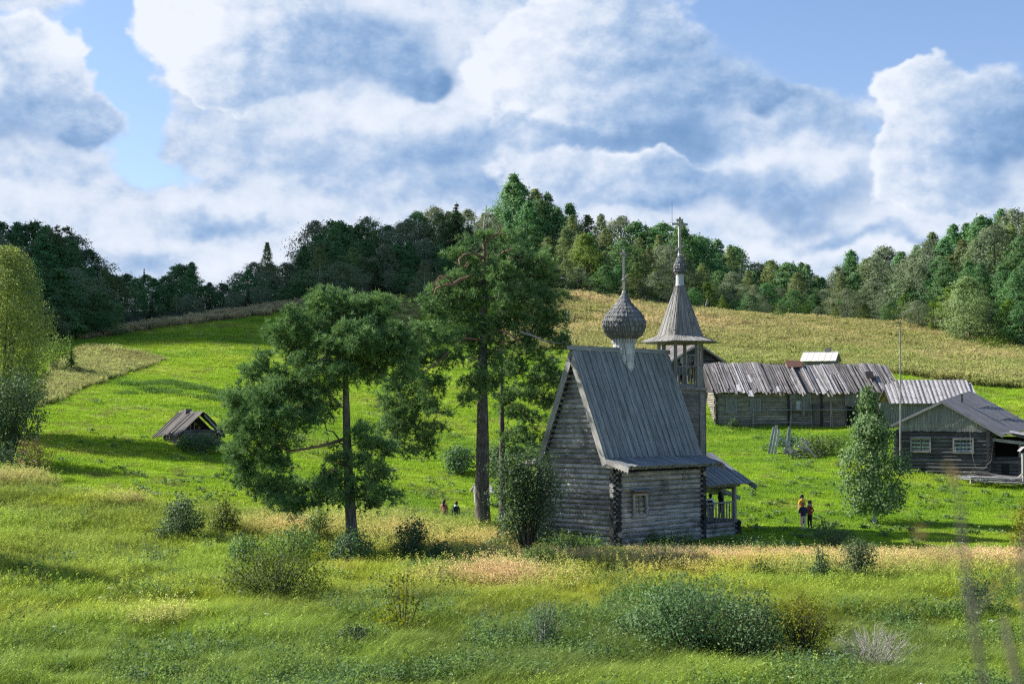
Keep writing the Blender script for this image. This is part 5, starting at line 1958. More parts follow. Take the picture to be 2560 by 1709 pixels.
pine('big_pine', 'big crooked pine with thick trunk, bare red top limbs and dead spike', 1205, 77.5,
     [(1206, 1320), (1205, 1220), (1207, 1100), (1206, 1000), (1208, 900), (1210, 800), (1208, 700), (1212, 640), (1210, 605)],
     [(1208, 598, 20, 16), (1255, 600, 36, 22), (1295, 640, 46, 30), (1250, 640, 36, 26), (1170, 612, 26, 20), (1150, 650, 34, 24), (1185, 660, 36, 26), (1345, 655, 40, 28), (1370, 690, 28, 30), (1325, 690, 50, 34), (1260, 685, 60, 34),
      (1200, 705, 55, 34), (1130, 705, 44, 32), (1095, 745, 40, 30), (1160, 745, 55, 36), (1240, 745, 65, 36), (1320, 745, 60, 36), (1380, 745, 28, 30), (1070, 790, 45, 36), (1130, 795, 55, 38), (1200, 795, 55, 34), (1270, 795, 60, 36), (1345, 795, 55, 36),
      (1395, 800, 22, 26), (1040, 840, 36, 36), (1090, 850, 50, 38), (1155, 850, 45, 30), (1380, 845, 40, 24), (1320, 845, 50, 28), (1400, 860, 18, 16), (1025, 890, 34, 36), (1075, 905, 46, 36), (1125, 895, 34, 28),
      (1035, 945, 44, 36), (1085, 960, 40, 34), (1000, 985, 40, 36), (1050, 1005, 46, 34), (1090, 1030, 36, 30), (965, 1020, 32, 34), (1010, 1045, 42, 34), (985, 1085, 38, 30), (1040, 1085, 42, 30), (1085, 1085, 34, 26), (1015, 1125, 36, 22), (1060, 1120, 34, 22), (965, 1065, 26, 24),
      (1225, 850, 50, 32), (1195, 895, 36, 32), (1230, 905, 36, 30), (1210, 945, 40, 30), (1185, 965, 26, 24), (1240, 960, 30, 24), (1175, 1000, 20, 16)],
     6.5, .43, [([(1210, 612, 0), (1208, 590, 0), (1210, 562, .1), (1213, 540, .1), (1216, 516, .1)], .10, .03, 1), ([(1212, 565, 0), (1222, 555, .1), (1234, 540, .2)], .04, .015, 1), ([(1210, 610, -.3), (1230, 592, -.6), (1245, 585, -.8), (1252, 570, -.8)], .11, .04, 0),
                ([(1208, 645, -.3), (1185, 632, -.9), (1160, 637, -1.2), (1148, 648, -1.4), (1150, 665, -1.5)], .12, .05, 0), ([(1170, 655, -1.0), (1160, 668, -1.3), (1150, 662, -1.4)], .05, .02, 0),
                ([(1180, 690, -.5), (1150, 700, -1.2), (1130, 712, -1.6), (1105, 714, -1.8), (1090, 722, -1.8), (1086, 735, -1.8)], .15, .06, 0), ([(1130, 708, -1.6), (1120, 692, -1.8), (1100, 690, -1.9), (1088, 704, -1.9), (1085, 722, -1.9)], .09, .035, 0),
                ([(1112, 697, -1.7), (1098, 698, -2.0), (1090, 715, -2.0)], .06, .025, 0), ([(1165, 668, -1.2), (1172, 662, -1.4)], .05, .02, 0), ([(1215, 650, -.6), (1222, 640, -1.1), (1220, 628, -1.2)], .06, .025, 0),
                ([(1245, 640, -.8), (1262, 628, -1.4), (1274, 626, -1.6), (1280, 640, -1.6), (1276, 650, -1.6)], .08, .04, 0), ([(1205, 608, -.5), (1196, 622, -.9), (1188, 635, -1.0)], .05, .02, 1),
                ([(1250, 665, -.8), (1256, 655, -1.3), (1246, 672, -1.4), (1240, 688, -1.4)], .05, .02, 0), ([(1300, 830, -.6), (1330, 838, -1.4), (1360, 853, -1.8), (1405, 858, -1.9)], .09, .03, 1), ([(1205, 850, -.2), (1160, 845, -.8), (1140, 855, -1.2)], .12, .06, 0),
                ([(1215, 845, -.2), (1250, 825, -.8), (1275, 835, -1.2), (1290, 850, -1.4), (1310, 870, -1.5)], .10, .03, 0), ([(1262, 850, -.8), (1250, 862, -1.2), (1240, 875, -1.3)], .06, .02, 0), ([(1120, 880, -1), (1095, 905, -1.5), (1060, 930, -1.6)], .08, .04, 0)], seed=9, red_above=.78, dens=1.2)

pine('slender_pine', 'slimmer pine standing between the thick pine and the chapel', 1258, 79.5,
     [(1257, 1325), (1256, 1200), (1255, 1100), (1254, 1000), (1254, 900), (1252, 830)],
     [(1300, 885, 55, 32), (1350, 910, 44, 30), (1285, 930, 50, 30), (1335, 950, 50, 30), (1380, 955, 30, 30), (1300, 985, 46, 26), (1355, 995, 36, 26), (1285, 1040, 26, 20), (1325, 1050, 34, 22), (1275, 1085, 26, 20), (1310, 1100, 36, 24), (1345, 1115, 26, 22), (1380, 1010, 22, 18), (1265, 1010, 22, 20), (1330, 1150, 34, 24), (1285, 1140, 30, 20)],
     4.6, .24, [([(1255, 1005, -.2), (1290, 1012, -.6), (1320, 1040, -.8), (1345, 1045, -.9), (1370, 1058, -1.0)], .06, .02, 0), ([(1256, 1000, -.2), (1275, 985, -.5), (1285, 970, -.6)], .05, .02, 0)], seed=13, red_above=.9)

# ------------------------------------------------------------------ near broad-leaved trees and shrubs
nrg = np.random.default_rng(77)


def bush(name, label, px, base_py, top_py, hw, d, m_, n=900, size=.13, spread=.22, bark=None, shape='round', aspect=.55, sparse=1.0, group=None, cat='bush', stems=14, lean=0.0, depth=1.0, twigs=0, stem_r=None):
    """many-stemmed shrub: stems fan out from the root, leaves sit along their outer parts"""
    B = on_ground(px, d) if base_py is None else on_ground(px, d)
    k = F / d
    top = (pt(px, top_py, d)[2] - B[2]) * (1.14 if d < 78 else 1.0)
    top = max(top, .35)
    rx = hw / k
    o = thing(name, label, cat, B, 0, group)
    sb = MB()
    C, N, Rn = [], [], []
    for i in range(stems):
        a = i * 2.39996 + rng.uniform(-.3, .3)
        q_ = math.sqrt((i + .5) / stems)
        ro = q_ * rng.uniform(.75, 1.08)
        if shape == 'round':
            hz = top * math.sqrt(max(.05, 1 - (.86 * ro) ** 2)) * rng.uniform(.8, 1.05)
        elif shape == 'cone':
            hz = top * max(.12, 1 - .85 * ro) * rng.uniform(.9, 1.05)
        else:
            hz = top * rng.uniform(.6, 1.05)
        e_ = np.array([math.cos(a) * ro * rx + lean * hz, math.sin(a) * ro * rx * depth, hz])
        s_ = np.array([math.cos(a) * ro * rx * .12, math.sin(a) * ro * rx * .12, -.15])
        mid = np.array([e_[0] * .45, e_[1] * .45, e_[2] * .55])
        cv = bez(s_, mid, e_, 6)
        sb.tube(cv, np.linspace(stem_r or (.028 if n > 1000 else .015) * (top / 2) ** .5, .005, 6), 5, caps=False)
        for _t in range(twigs):
            t0_ = rng.uniform(.3, .95)
            p0_ = np.array([np.interp(t0_, np.linspace(0, 1, 6), cv[:, q2]) for q2 in range(3)])
            l_ = rng.uniform(.12, .38)
            d_ = np.array([math.cos(a) * .6 + rng.uniform(-.8, .8), math.sin(a) * .6 + rng.uniform(-.8, .8), rng.uniform(.3, 1.2)])
            sb.tube([p0_, p0_ + d_ * l_ * .5 + (0, 0, .02), p0_ + d_ * l_], [.005, .004, .003], 4, caps=False)
        m_n = max(3, int(n * .45 / stems))
        tt_ = nrg.uniform(.28 if shape != 'round' else .35, 1.04, m_n) ** .8
        base_p = np.stack([np.interp(tt_, np.linspace(0, 1, 6), cv[:, q2]) for q2 in range(3)], 1)
        off = nrg.normal(0, 1, (m_n, 3)) * spread * np.array([1, 1, .8]) * (1.1 - .45 * tt_[:, None])
        P_ = base_p + off
        P_[:, 2] = np.maximum(P_[:, 2], .03)
        C.append(P_)
        N.append(off / spread * .5 + np.array([math.cos(a) * .3, math.sin(a) * .3, .5]))
        Rn.append(np.clip(nrg.normal(.45, .15) + nrg.normal(0, .17, m_n), 0, 1))
    if n > 200:
        nc = max(8, int(n * 1.0 / 22))
        for i in range(nc):
            a = rng.uniform(0, 6.283)
            u_ = math.sqrt(rng.random())
            hcap = {'round': math.sqrt(max(.04, 1 - .92 * u_ * u_)), 'cone': max(.10, 1 - .9 * u_)}.get(shape, 1 - .35 * u_ * u_ * rng.random())
            z_ = top * hcap * (rng.random() ** .55) * rng.uniform(.85, 1.04)
            nar = .62 + .38 * min(1, z_ / top * 2.2)
            c_ = np.array([math.cos(a) * u_ * rx * nar + lean * z_, math.sin(a) * u_ * rx * depth * nar, z_])
            m_n = int(nrg.uniform(12, 30))
            off = nrg.normal(0, 1, (m_n, 3)) * spread * np.array([.8, .8, .65])
            P_ = c_ + off
            P_[:, 2] = np.maximum(P_[:, 2], .03)
            C.append(P_)
            N.append(off / spread * .5 + np.array([math.cos(a) * .4, math.sin(a) * .4, .5]))
            Rn.append(np.clip(nrg.normal(.45, .16) + nrg.normal(0, .16, m_n), 0, 1))
    sb.build('stems', bark or M_TWIG, o)
    me = crown_mesh('foliage', np.concatenate(C), np.concatenate(N), size, np.concatenate(Rn), aspect)
    link('foliage', me, m_, o)
    return o


M_DKSHRUB = leaf('dark_shrub_leaves', (0.035, 0.077, 0.033), (0.106, 0.169, 0.069), .25, .38, .5, objvar=.15)
M_GYSHRUB = leaf('grey_green_leaves', (0.060, 0.118, 0.038), (0.150, 0.230, 0.090), .25, .42, .5, objvar=.1)
M_OLSHRUB = leaf('olive_leaves', (.060, .090, .020), (.150, .185, .042), .33, .45, .4, objvar=.1)
M_YLSHRUB = leaf('yellow_green_leaves', (.110, .140, .015), (.230, .225, .025), .35, .45, .4, objvar=.1)
M_LTSHRUB = leaf('light_green_leaves', (.075, .135, .035), (.165, .235, .070), .33, .42, .45, objvar=.1)
M_REDSH = leaf('reddish_leaves', (.085, .085, .035), (.20, .115, .055), .25, .55, .3, objvar=.1)
M_BLSHRUB = leaf('glossy_dark_leaves', (.030, .060, .022), (.075, .115, .040), .22, .3, .6, objvar=.1)
M_NBIRCH = leaf('near_birch_leaves', (0.062, 0.131, 0.044), (0.187, 0.276, 0.105), .28, .3, .6, objvar=0)
M_PWILL = leaf('pale_willow_leaves', (0.116, 0.182, 0.050), (0.308, 0.364, 0.118), .33, .45, .35, objvar=0)

# the field birch on the right
B = on_ground(2182, 84)
br = thing('field_birch', 'single green birch with white trunk standing on the lawn before the dark house', 'tree', B)
tb_ = MB()
th_ = pt(2165, 985, 84)[2] - B[2]
tb_.tube([(0, 0, -.3), (.02, 0, th_ * .3), (-.12, 0, th_ * .6), (-.32, 0, th_ * .98)], [.125, .10, .065, .015], 9)
for i in range(26):
    t = .16 + .8 * (i + .5) / 26
    a = i * 2.4
    w_ = 1.75 * (1 - t) ** .62 * (1 if t > .25 else .8)
    p_ = np.array([-.32 * t ** 2, 0, th_ * t])
    tb_.tube([p_, p_ + (math.cos(a) * w_ * .5, math.sin(a) * w_ * .5, w_ * .45), p_ + (math.cos(a) * w_, math.sin(a) * w_, w_ * .6)], [.028 * (1.2 - t), .016, .006], 5, caps=False, mi=1)
tb_.build('trunk', [M_BIRCHB, M_TWIG], br)
Cs, Ns, Rs = [], [], []
for i in range(640):
    t = nrg.random() ** 1.15
    z_ = th_ * (.10 + .92 * t)
    w_ = 1.95 * (1 - t ** 1.5) ** .85 * min(1, .55 + 2.0 * t) + .06
    w_ *= 1 + .16 * math.sin(t * 19) + .08 * math.sin(t * 41)
    a = nrg.random() * 6.283
    w_ *= 1 + .16 * math.sin(2 * a + 5 * t) + .13 * math.sin(3 * a - 9 * t + 1)
    if math.sin(4 * a + 11 * t) + math.sin(23 * t + a) < -1.2:
        continue
    r_ = w_ * math.sqrt(nrg.uniform(.12, 1.08))
    c_ = np.array([r_ * math.cos(a) - .32 * t ** 2, r_ * math.sin(a), z_])
    m_n = 26
    off = nrg.normal(0, 1, (m_n, 3)) * np.array([.19, .19, .20])
    Cs.append(c_ + off)
    Ns.append(off * 2 + np.array([math.cos(a), math.sin(a), .4]))
    Rs.append(np.clip(nrg.normal(.45, .13) + nrg.normal(0, .17, m_n), 0, 1))
link('crown', crown_mesh('crown', np.concatenate(Cs), np.concatenate(Ns), .15, np.concatenate(Rs), .8), M_NBIRCH, br)

# pale willow at the left edge and the small-leaved bush below it
B = on_ground(8, 104)
wl = thing('pale_willow', 'tall pale yellow-green willow at the left edge of the field', 'tree', B)
tb_ = MB()
th_ = pt(8, 630, 104)[2] - B[2]
for i in range(5):
    a = i * 1.3
    tb_.tube([(0, 0, -.3), (math.cos(a) * .5, math.sin(a) * .5, th_ * .35), (math.cos(a) * 1.3, math.sin(a) * 1.3, th_ * .8)], [.16, .11, .03], 7)
tb_.build('trunk', M_BARK, wl)
Cs, Ns, Rs = [], [], []
for i in range(1500):
    t = nrg.random()
    z_ = th_ * (.16 + .86 * t)
    w_ = 3.25 * math.sin(math.pi * min(1, .16 + .80 * t)) ** .6
    a = nrg.random() * 6.283
    r_ = w_ * nrg.uniform(.45, 1.05)
    c_ = np.array([r_ * math.cos(a) + .35 * (1 - t), r_ * math.sin(a), z_])
    m_n = 26
    off = nrg.normal(0, 1, (m_n, 3)) * np.array([.24, .24, .28])
    off[:, 2] -= np.abs(off[:, 2]) * .5
    Cs.append(c_ + off)
    Ns.append(off * 2 + np.array([math.cos(a), math.sin(a), .5]))
    Rs.append(np.clip(nrg.normal(.45, .15) + nrg.normal(0, .15, m_n), 0, 1))
link('crown', crown_mesh('crown', np.concatenate(Cs), np.concatenate(Ns), .20, np.concatenate(Rs), .42), M_PWILL, wl)

D_ = M_DKSHRUB
bush('tall_shrub', 'tall dark small-leaved bush below the pale willow', 22, 1085, 930, 92, 93, D_, 8000, .16, .32, stems=40, shape='upright')
bush('shrub', 'reddish brown low shrub in front of the dark bush at left', 90, 1140, 1088, 46, 87, M_REDSH, 800, .12, .16, shape='upright', stems=22)
bush('shrub', 'low green shrub at the left picture edge beside the reddish one', 22, 1130, 1098, 48, 88, D_, 700, .13, .18, stems=16)
bush('shrub', 'pale shrub on the left slope under the willow edge', 135, 935, 838, 36, 138, M_LTSHRUB, 900, .20, .35, stems=14, shape='upright')
g_ = on_ground(178, 139)
t_o = tree('spruce_tree', tuple(g_), pt(178, 838, 139)[2] - g_[2], 'small green young spruce on the left slope beside the tan grass', None, 1.7, 0, M_LTSHRUB)
bush('shrub', 'dark shrub covering the foot of the ruined hut', 505, 1112, 1078, 66, 101.5, D_, 1100, .16, .22, stems=22)
bush('shrub', 'pale leafy shrub at the left corner of the ruined hut', 462, 1115, 1086, 24, 101, M_LTSHRUB, 320, .17, .18, stems=10)
bush('shrub', 'dark bush on the lawn behind the thick pine trunk', 1150, 1178, 1108, 52, 107, D_, 1500, .19, .30, stems=20)
bush('shrub', 'dark bush right behind the slender pine trunk', 1240, 1180, 1112, 40, 107, D_, 1000, .19, .30, stems=16)
bush('shrub', 'weathered bush and branches above the chapel roof end at field middle', 1395, 955, 925, 30, 150, D_, 500, .25, .35, stems=12)
bush('shrub', 'dark green bush at left of the field pine group', 462, 1365, 1245, 52, 72.5, D_, 1700, .13, .24, stems=24)
bush('shrub', 'yellow-green upright bush left of the field pine', 566, 1340, 1210, 44, 74, M_OLSHRUB, 1500, .13, .22, stems=20, shape='cone')
bush('shrub', 'small dark bush left of the dark green bush', 415, 1368, 1318, 40, 71, D_, 700, .12, .18, stems=14)
bush('shrub', 'green bush under the lower left boughs of the field pine', 730, 1400, 1325, 90, 67, M_LTSHRUB, 1800, .13, .24, stems=26)
bush('shrub', 'dark leafy bush around the field pine trunk foot', 880, 1425, 1335, 62, 66.5, D_, 1700, .13, .22, stems=22)
bush('shrub', 'bluish bush left of the shrubs under the field pine', 618, 1440, 1348, 38, 65.5, M_GYSHRUB, 900, .12, .20, stems=16, shape='upright')
bush('shrub', 'thin dark bush behind the shrubs under the field pine', 735, 1310, 1268, 26, 76, D_, 420, .13, .18, stems=10)
bush('shrub', 'pale green bush just left of the field pine trunk', 800, 1345, 1272, 40, 73, M_LTSHRUB, 1000, .13, .22, stems=16)
bush('shrub', 'big round olive bush in the front meadow', 690, 1535, 1385, 150, 57, M_OLSHRUB, 5200, .10, .26, stems=60)
bush('shrub', 'dark bush in dry grass between field pine and thick pine', 1032, 1415, 1305, 50, 68, D_, 1700, .12, .20, stems=24)
bush('shrub', 'lower dark bush touching the right of the dark grass bush', 1098, 1420, 1358, 38, 67, D_, 900, .12, .18, stems=16)
bush('sapling', 'thin sparse yellow-green sapling with visible bare stems in the front meadow', 1010, 1600, 1400, 82, 49.5, M_YLSHRUB, 990, .125, .22, stems=24, shape='cone', cat='sapling')
bush('shrub', 'low glossy dark shrub at the foot of the sparse sapling', 892, 1630, 1572, 66, 47.5, M_BLSHRUB, 1500, .10, .14, stems=30)
bush('shrub', 'light green bush in front of the tall chapel bush', 1348, 1450, 1365, 48, 64.5, M_LTSHRUB, 1400, .11, .20, stems=20)
bush('tall_shrub', 'tall dark bush hiding the left corner of the chapel', 1318, 1390, 1152, 88, 71.2, D_, 7000, .14, .34, stems=50, shape='upright', depth=.55)
bush('shrub', 'low pale shrub left of the tall chapel bush', 1238, 1390, 1345, 48, 70, M_LTSHRUB, 900, .12, .20, stems=18)
bush('shrub', 'low dark green shrub at the chapel wall right of the tall bush', 1420, 1395, 1350, 40, 69.5, D_, 700, .11, .18, stems=16)
bush('shrub', 'silvery thin willow bush in the middle of the front meadow', 1360, 1645, 1520, 58, 47, M_GYSHRUB, 1500, .085, .20, stems=34, shape='upright', bark=M_GREYTWIG, aspect=.35)
bush('shrub', 'wide grey-green willow thicket in the front right meadow', 1720, 1660, 1478, 150, 46.5, M_GYSHRUB, 6500, .115, .30, stems=80, aspect=.38, shape='upright')
bush('shrub', 'grey-green willow bush forming the right hump of the thicket', 1880, 1655, 1500, 95, 45.5, M_GYSHRUB, 3800, .115, .28, stems=50, aspect=.38)
bush('shrub', 'lower grey-green willow bush at the left end of the thicket', 1600, 1640, 1535, 75, 48, M_GYSHRUB, 2200, .11, .25, stems=40, aspect=.38)
bush('shrub', 'small dark clump left of the wide willow thicket', 1565, 1600, 1548, 44, 50, D_, 700, .10, .16, stems=16)
bush('shrub', 'yellowish shrub at the right end of the willow thicket', 2000, 1672, 1508, 72, 45.5, M_YLSHRUB, 2600, .085, .22, stems=46, shape='upright')
bush('shrub', 'lower yellow shrub at the front foot of the willow thicket', 1950, 1690, 1610, 46, 44.5, M_YLSHRUB, 900, .08, .16, stems=24)
bush('bare_shrub', 'leafless grey twiggy shrub at the bottom right', 2170, 1735, 1580, 120, 43, M_GYSHRUB, 199, .06, .25, stems=64, bark=M_GREYTWIG, shape='round', twigs=9, stem_r=.009)
bush('sapling', 'slim young birch in the dry grass right of the chapel, left of two', 2048, 1475, 1352, 34, 61.5, D_, 1150, .11, .17, stems=18, shape='cone', cat='sapling')
bush('sapling', 'denser rounder young birch in the dry grass, right of two', 2142, 1475, 1358, 40, 61.5, D_, 1500, .10, .20, stems=20, shape='upright', cat='sapling')
bush('shrub', 'dark thistle patch at the lawn edge behind the two young birches', 2075, 1375, 1318, 62, 72, D_, 1000, .10, .16, stems=40, shape='upright')
bush('shrub', 'wide green shrub beside the broken fence', 2050, 1150, 1086, 70, 113, M_LTSHRUB, 1700, .19, .32, stems=26)
bush('shrub', 'dark brown-green shrub between broken fence and board heap', 1965, 1125, 1082, 34, 119, M_ALDER, 700, .19, .28, stems=14)
bush('shrub', 'yellow-green bush at the right picture edge on the lawn', 2562, 1405, 1262, 50, 66.5, M_YLSHRUB, 1600, .11, .22, stems=24)
bush('shrub', 'thin dark shrub in the grass near the right edge', 2425, 1560, 1452, 40, 53, D_, 700, .10, .20, stems=22, shape='upright')
bush('shrub', 'small dark shrub in dry grass before the chapel side wall', 1640, 1440, 1388, 34, 65.5, D_, 600, .10, .16, stems=16)
bush('shrub', 'low shrub in the dry grass left of the two young birches', 1895, 1455, 1402, 30, 63, M_OLSHRUB, 500, .10, .16, stems=14)
bush('shrub', 'low green shrub left end of dry grass band', 1700, 1470, 1432, 34, 61.5, D_, 500, .10, .16, stems=14)
bush('shrub', 'low leafy shrub by the barn wall foot under the left shutter', 1832, 1062, 1046, 16, 134.5, D_, 220, .18, .2, stems=8)
bush('shrub', 'yellow-green scrub on the hill crest at the far right', 2480, 868, 842, 70, 199, M_LIME, 700, .30, .5, stems=20)
bush('shrub', 'pale scrub on the left end of the dry hill crest', 1405, 752, 722, 38, 208, M_LTSHRUB, 420, .30, .4, stems=12)
bush('shrub', 'sparse sapling on the dry hill crest above the barn', 1945, 810, 776, 26, 219, M_LTSHRUB, 260, .28, .4, stems=8)

# broad-leaved weeds on the mown lawn: countless, one mass
Cs, Ns, Rs = [], [], []
spots = [(px, py) for px, py in [(1850, 1010), (1895, 1100), (1870, 1130), (1930, 1150), (1990, 1165), (1890, 1075), (1880, 1305), (1920, 1300), (1945, 1290), (1965, 1310), (2050, 1300), (2100, 1340), (2165, 1330), (2210, 1345), (2300, 1265), (2330, 1320), (2240, 1330), (1800, 1030), (1955, 1330),
          (330, 1185), (360, 1195), (420, 1215), (455, 1212), (475, 1208), (500, 1213), (540, 1200), (250, 1160), (570, 1140), (600, 1145), (1110, 1250), (1150, 1235), (1080, 1210), (1030, 1220), (1130, 1215), (2380, 1300), (2420, 1340), (1985, 1345), (2020, 1352), (1900, 1330), (1860, 1290), (1840, 1310)]]
for _ in range(170):
    spots.append((rng.uniform(1850, 2560), rng.uniform(1090, 1370)))
for _ in range(120):
    spots.append((rng.uniform(0, 1200), rng.uniform(1000, 1270)))
for px, py in spots:
    h_ = hit(px, py)
    _, _, z_ = zones(np.array([h_[0]]), np.array([h_[1]]), np.array([h_[2]]))
    if z_['rough'][0] or z_['hill'][0]:
        continue
    m_n = rng.randint(14, 50)
    sp = rng.uniform(.10, .32)
    off = nrg.normal(0, 1, (m_n, 3)) * np.array([sp, sp, .10])
    off[:, 2] = np.abs(off[:, 2]) + .05 + .12 * rng.random()
    Cs.append(h_ + off)
    Ns.append(np.tile(np.array([0, -.2, 1.0]), (m_n, 1)))
    Rs.append(np.clip(nrg.normal(.5, .2, m_n), 0, 1))
wo = link('broadleaf_weeds', crown_mesh('broadleaf_weeds', np.concatenate(Cs), np.concatenate(Ns), .20, np.concatenate(Rs), .6), M_LTSHRUB)
wo['kind'] = 'stuff'

# ------------------------------------------------------------------ people
M_SKIN = plain('skin', (.50, .30, .22), .6, var=.05)
HAIRS = {'dark': plain('dark_hair', (.018, .013, .010), .6), 'brown': plain('brown_hair', (.07, .035, .018), .6), 'fair': plain('fair_hair', (.24, .15, .08), .6)}
CLOTH = {}


def cloth(nm, c):
    if nm not in CLOTH:
        CLOTH[nm] = plain(nm + '_cloth', c, .85, var=.12, scale=9)
    return CLOTH[nm]


def person(label, P, height, face, top, legs, hair='dark', arms='down', hood=None, long_sleeve=True, long_hair=False, bag=None, lean=0.0, group=None, shoe=None, scarf=None):
    """one continuous skinned body, about 7.5 heads tall; face = heading the person looks to (0 = +x)"""
    s = height / 1.72
    o = thing('person', label, 'person', P, face - R(90), group)
    V, E, Rd, Z = [], [], [], []

    def v(x, y, z, r, par=None):
        V.append((x * s, (y + lean * z) * s, z * s))
        Rd.append(r * s)
        if par is not None:
            E.append((par, len(V) - 1))
        return len(V) - 1
    pel = v(0, 0, .93, .135)
    wst = v(0, 0, 1.08, .122, pel)
    chs = v(0, .01, 1.26, .142, wst)
    shd = v(0, 0, 1.40, .115, chs)
    nk = v(0, .01, 1.48, .055, shd)
    h0 = v(0, .03, 1.56, .082, nk)
    h1 = v(0, .02, 1.645, .088, h0)
    v(0, .015, 1.70, .055, h1)
    for sx in (-1, 1):
        hp = v(sx * .09, 0, .88, .098, pel)
        kn = v(sx * .10, .025 * sx + .02, .49, .062, hp)
        an = v(sx * .10, .02 * sx - .02, .09, .043, kn)
        v(sx * .115, .02 * sx + .13, .035, .038, an)
        sh = v(sx * .17, 0, 1.385, .062, shd)
        if arms == 'down':
            el_ = v(sx * .235, -.02, 1.12, .046, sh)
            wr = v(sx * .23, .06, .89, .034, el_)
            v(sx * .225, .09, .78, .030, wr)
        elif arms == 'front':
            el_ = v(sx * .24, .04, 1.13, .046, sh)
            wr = v(sx * .11, .25, 1.14, .034, el_)
            v(sx * .04, .30, 1.17, .030, wr)
        elif arms == 'hip':
            el_ = v(sx * .34, -.06, 1.16, .046, sh)
            wr = v(sx * .20, .08, 1.00, .034, el_)
            v(sx * .15, .11, .98, .030, wr)
    me = bpy.data.meshes.new('body')
    me.from_pydata(V, E, [])
    ob_ = bpy.data.objects.new('body', me)
    COL.objects.link(ob_)
    sk = ob_.modifiers.new('skin', 'SKIN')
    for i, r_ in enumerate(Rd):
        me.skin_vertices[0].data[i].radius = (r_ * (1.22 if i in (0, 1, 2, 3) else 1), r_ * (.84 if i in (0, 1, 2, 3) else 1))
    me.skin_vertices[0].data[0].use_root = True
    sb_ = ob_.modifiers.new('sub', 'SUBSURF')
    sb_.levels = sb_.render_levels = 2
    dg = bpy.context.evaluated_depsgraph_get()
    m2 = bpy.data.meshes.new_from_object(ob_.evaluated_get(dg))
    bpy.data.objects.remove(ob_)
    bd = bpy.data.objects.new('body', m2)
    COL.objects.link(bd)
    bd.parent = o
    m2.materials.clear()
    for m_ in (M_SKIN, top, legs, shoe or M_DARK):
        m2.materials.append(m_)
    mi_ = []
    for p_ in m2.polygons:
        c_ = p_.center / s
        hand = (abs(c_.x) > .13 and (arms == 'down' and c_.z < .86) and abs(c_.x) > .19) or (arms != 'down' and c_.y > .22 and c_.z > .95)
        if not long_sleeve and abs(c_.x) > .22 and c_.z < 1.24:
            hand = True
        if c_.z > 1.475 or hand:
            k_ = 0
        elif c_.z > .93 or abs(c_.x) > .205:
            k_ = 1
        elif c_.z > .09:
            k_ = 2
        else:
            k_ = 3
        mi_.append(k_)
    m2.polygons.foreach_set('material_index', np.array(mi_, np.int32))
    m2.polygons.foreach_set('use_smooth', np.ones(len(mi_), bool))
    # head details: nose, ears, eyes, mouth
    fb_ = MB()
    for sx in (-1, 1):
        fb_.lathe([(.001, -.030), (.018, -.015), (.020, .01), (.001, .03)], 6, ((sx * .083) * s, .02 * s, 1.595 * s))
    fb_.tube([(0, .105 * s, 1.625 * s), (0, .128 * s, 1.590 * s), (0, .10 * s, 1.578 * s)], [.008 * s, .015 * s, .012 * s], 6)
    fb_.build('face', M_SKIN, bd)
    eb_ = MB()
    for sx in (-1, 1):
        eb_.box((sx * .033 * s, .104 * s, 1.622 * s), (.022 * s, .012 * s, .010 * s))
    eb_.box((0, .108 * s, 1.553 * s), (.042 * s, .010 * s, .008 * s))
    eb_.build('eyes', M_DARK, bd)
    hb_ = MB()
    hz = 1.625
    prof = [(.112, -.04), (.116, .02), (.105, .07), (.075, .11), (.03, .128), (.002, .131)]
    hb_.lathe([(a * s, z * s) for a, z in prof], 14, (0, -.012 * s, hz * s))
    if long_hair:
        hb_.tube([(0, -.07 * s, 1.66 * s), (0, -.10 * s, 1.56 * s), (0, -.11 * s, 1.42 * s), (0, -.10 * s, 1.32 * s)], [.075 * s, .085 * s, .075 * s, .03 * s], 9)
    else:
        hb_.tube([(0, -.05 * s, 1.66 * s), (0, -.065 * s, 1.56 * s), (0, -.05 * s, 1.50 * s)], [.07 * s, .075 * s, .05 * s], 9)
    hb_.build('hair', HAIRS[hair], o)
    if hood:
        kb = MB()
        kb.lathe([(.17 * s, -.24 * s), (.135 * s, -.12 * s), (.125 * s, 0), (.122 * s, .07 * s), (.085 * s, .135 * s), (.004, .16 * s)], 14, (0, -.03 * s, 1.62 * s))
        kb.build('hood', hood, o)
    if scarf:
        kb = MB()
        kb.lathe([(.13 * s, -.06 * s), (.15 * s, -.02 * s), (.12 * s, .04 * s), (.08 * s, .05 * s)], 12, (0, 0, 1.46 * s))
        kb.build('scarf', scarf, o)
    if bag:
        kb = MB()
        kb.box((-.05 * s, -.19 * s, 1.18 * s), (.26 * s, .14 * s, .38 * s))
        kb.build('backpack', bag, o)
    return o


# three on the lawn
x0 = on_ground(2005, 80.0)
person('person in navy top and pale yellow trousers with their back turned, on the lawn', x0, 1.64, R(80), cloth('navy', (.022, .032, .060)), cloth('pale_yellow', (.62, .58, .36)), 'fair', 'front', group='people talking on the lawn', shoe=M_WHITE)
person('person in orange shirt standing behind the navy top on the lawn', on_ground(2002, 83.2), 1.80, R(-60), cloth('orange', (.72, .37, .03)), cloth('maroon', (.16, .035, .05)), 'dark', 'down', group='people talking on the lawn', long_sleeve=False)
person('person in rust red jacket, patterned scarf and black trousers, hand on hip, on the lawn', on_ground(2021, 80.6), 1.66, R(200), cloth('rust', (.34, .09, .045)), cloth('black', (.015, .015, .018)), 'brown', 'hip', group='people talking on the lawn', scarf=cloth('patterned', (.38, .28, .24)))
